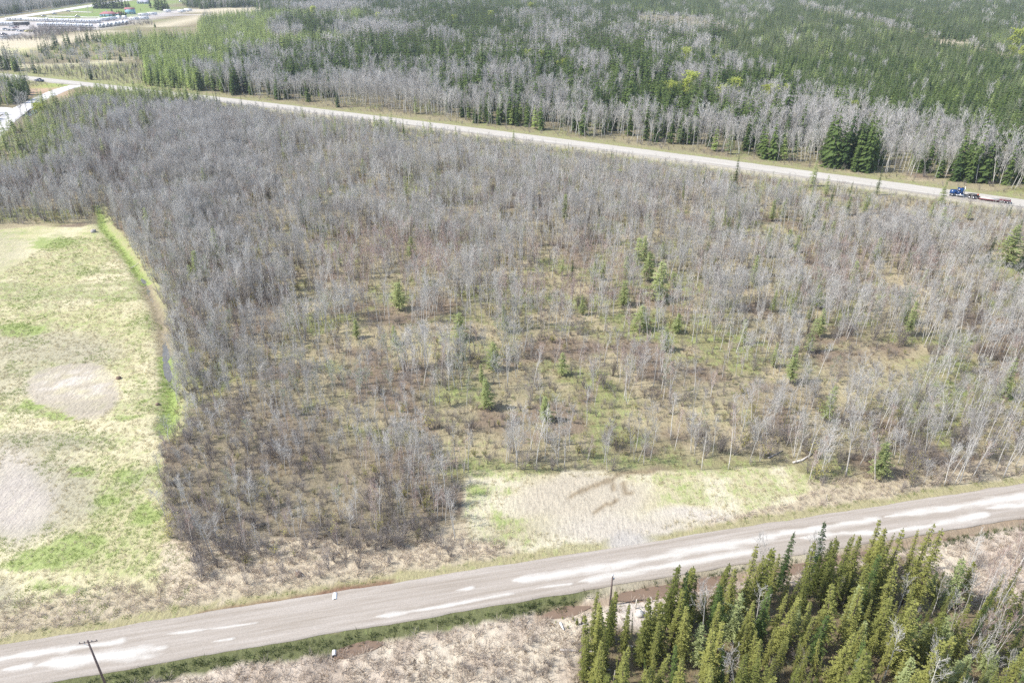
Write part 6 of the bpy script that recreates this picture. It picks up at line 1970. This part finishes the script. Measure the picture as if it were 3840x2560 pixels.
for i, (u, v, hp, w) in enumerate(((211, 58, 24, 1.0), (235, 57, 20, 1.0), (259, 57, 18, 1.0), (277, 57, 16, .9), (300, 66, 22, 1.1), (334, 66, 40, 1.0), (352, 60, 24, 1.0), (115, 108, 22, .8), (590, 36, 18, 1.3))):
    single('far_aspen', 'yard_tree', u, v, hp, '%s bare yard tree counted from the highway along the lawn' % ordw(i), 'tree', 'bare yard trees on the lawn', w)
for i, (u, v, hp, w) in enumerate(((528, 41, 10, 1.6), (504, 40, 9, 1.3))):
    dark(u, v, hp, w, ['round dark bush beside the red bed', 'round dark bush at the corner of the tall blue block'][i], 'round garden bushes')
# brush along the lot
x, y = jitter(-700, -300, 480, 1000, 3.2, rs)
u, v = PX(x, y)
m = (ell(u, v, 190, 122, 75, 14, .4) + ell(u, v, 290, 117, 60, 6, .4) + .5 * ell(u, v, 90, 148, 120, 8, .5) + .35 * ell(u, v, 500, 92, 90, 5, .5) + .4 * ell(u, v, 570, 28, 60, 6, .5)) > rs.uniform(0, 1, len(x)) * 1.1
scatter('lot_brush_undergrowth', 'shrub', x[m], y[m], rs.uniform(.6, 1.3, m.sum()), 'grey bare brush along the trailer lot', 'shrub')

# guard rail and lamps of the highway
gl = dense(wpoly([(-300, 108), (0, 63), (80, 52), (170, 39), (260, 26), (349, 11), (400, 3)]), 6)
t = thing('guard_rail', 'pale guard rail along the highway in front of the dark wood', 'guard rail', (float(gl[0, 0]), float(gl[0, 1]), 0))
b = MB()
gp = [Vector((float(p[0] - gl[0, 0]), float(p[1] - gl[0, 1]), 0)) for p in gl]
for zz, rr in ((.55, .16), (.85, .16)):
    b.tube([p + Vector((0, 0, zz)) for p in gp], [rr] * len(gp), 4)
link('rail', b.mesh('rail', M_STEEL), t)
pm = MB().box((0, 0, .4), (.2, .2, .9)).mesh('rail_post', M_SNAG)
for p in gp[::2][:120]:
    link('rail_post', pm, t, p)

def lamp(u, v, hp, label):
    x, y, z = P3(u, v)
    h = height_for(u, v, hp)
    t = thing('street_lamp', label, 'street lamp', (x, y, z), 0, 'lamps along the highway')
    link('pole', MB().tube([(0, 0, 0), (0, 0, h - .6), (-.4, .2, h)], [.14, .1, .08], 6).mesh('lamp_pole', M_STEEL), t)
    link('arm', MB().tube([(-.4, .2, h), (-1.8, .5, h + .35), (-3.6, .8, h + .5)], [.07, .06, .06], 5).mesh('lamp_arm', M_STEEL), t)
    link('lamp_head', MB().box((-4.1, .9, h + .5), (1.1, .4, .22)).mesh('lamp_head', M_STEEL), t)

lamp(24, 82, 26, 'street lamp nearest the picture corner on the highway')
lamp(205, 52, 26, 'street lamp above the lawn trees on the highway')
lamp(118, 68, 26, 'middle street lamp on the highway')

# ------------------------------------------------------------------ the air
HAZE = 0.00014
k = NT('pale_air')
k.t.nodes.remove(k.b)
pv = k.n('ShaderNodeVolumePrincipled')
pv.inputs['Color'].default_value = (0.80, 0.88, 1.0, 1)
pv.inputs['Density'].default_value = HAZE
pv.inputs['Anisotropy'].default_value = 0.2
k.l(pv.outputs[0], k.out.inputs['Volume'])
hz = link('haze', MB().box((0, 3000, 36), (15000, 15000, 80)).mesh('haze', k.m))
tag(hz, kind='stuff')
cy.volume_step_rate = 10
cy.volume_max_steps = 32
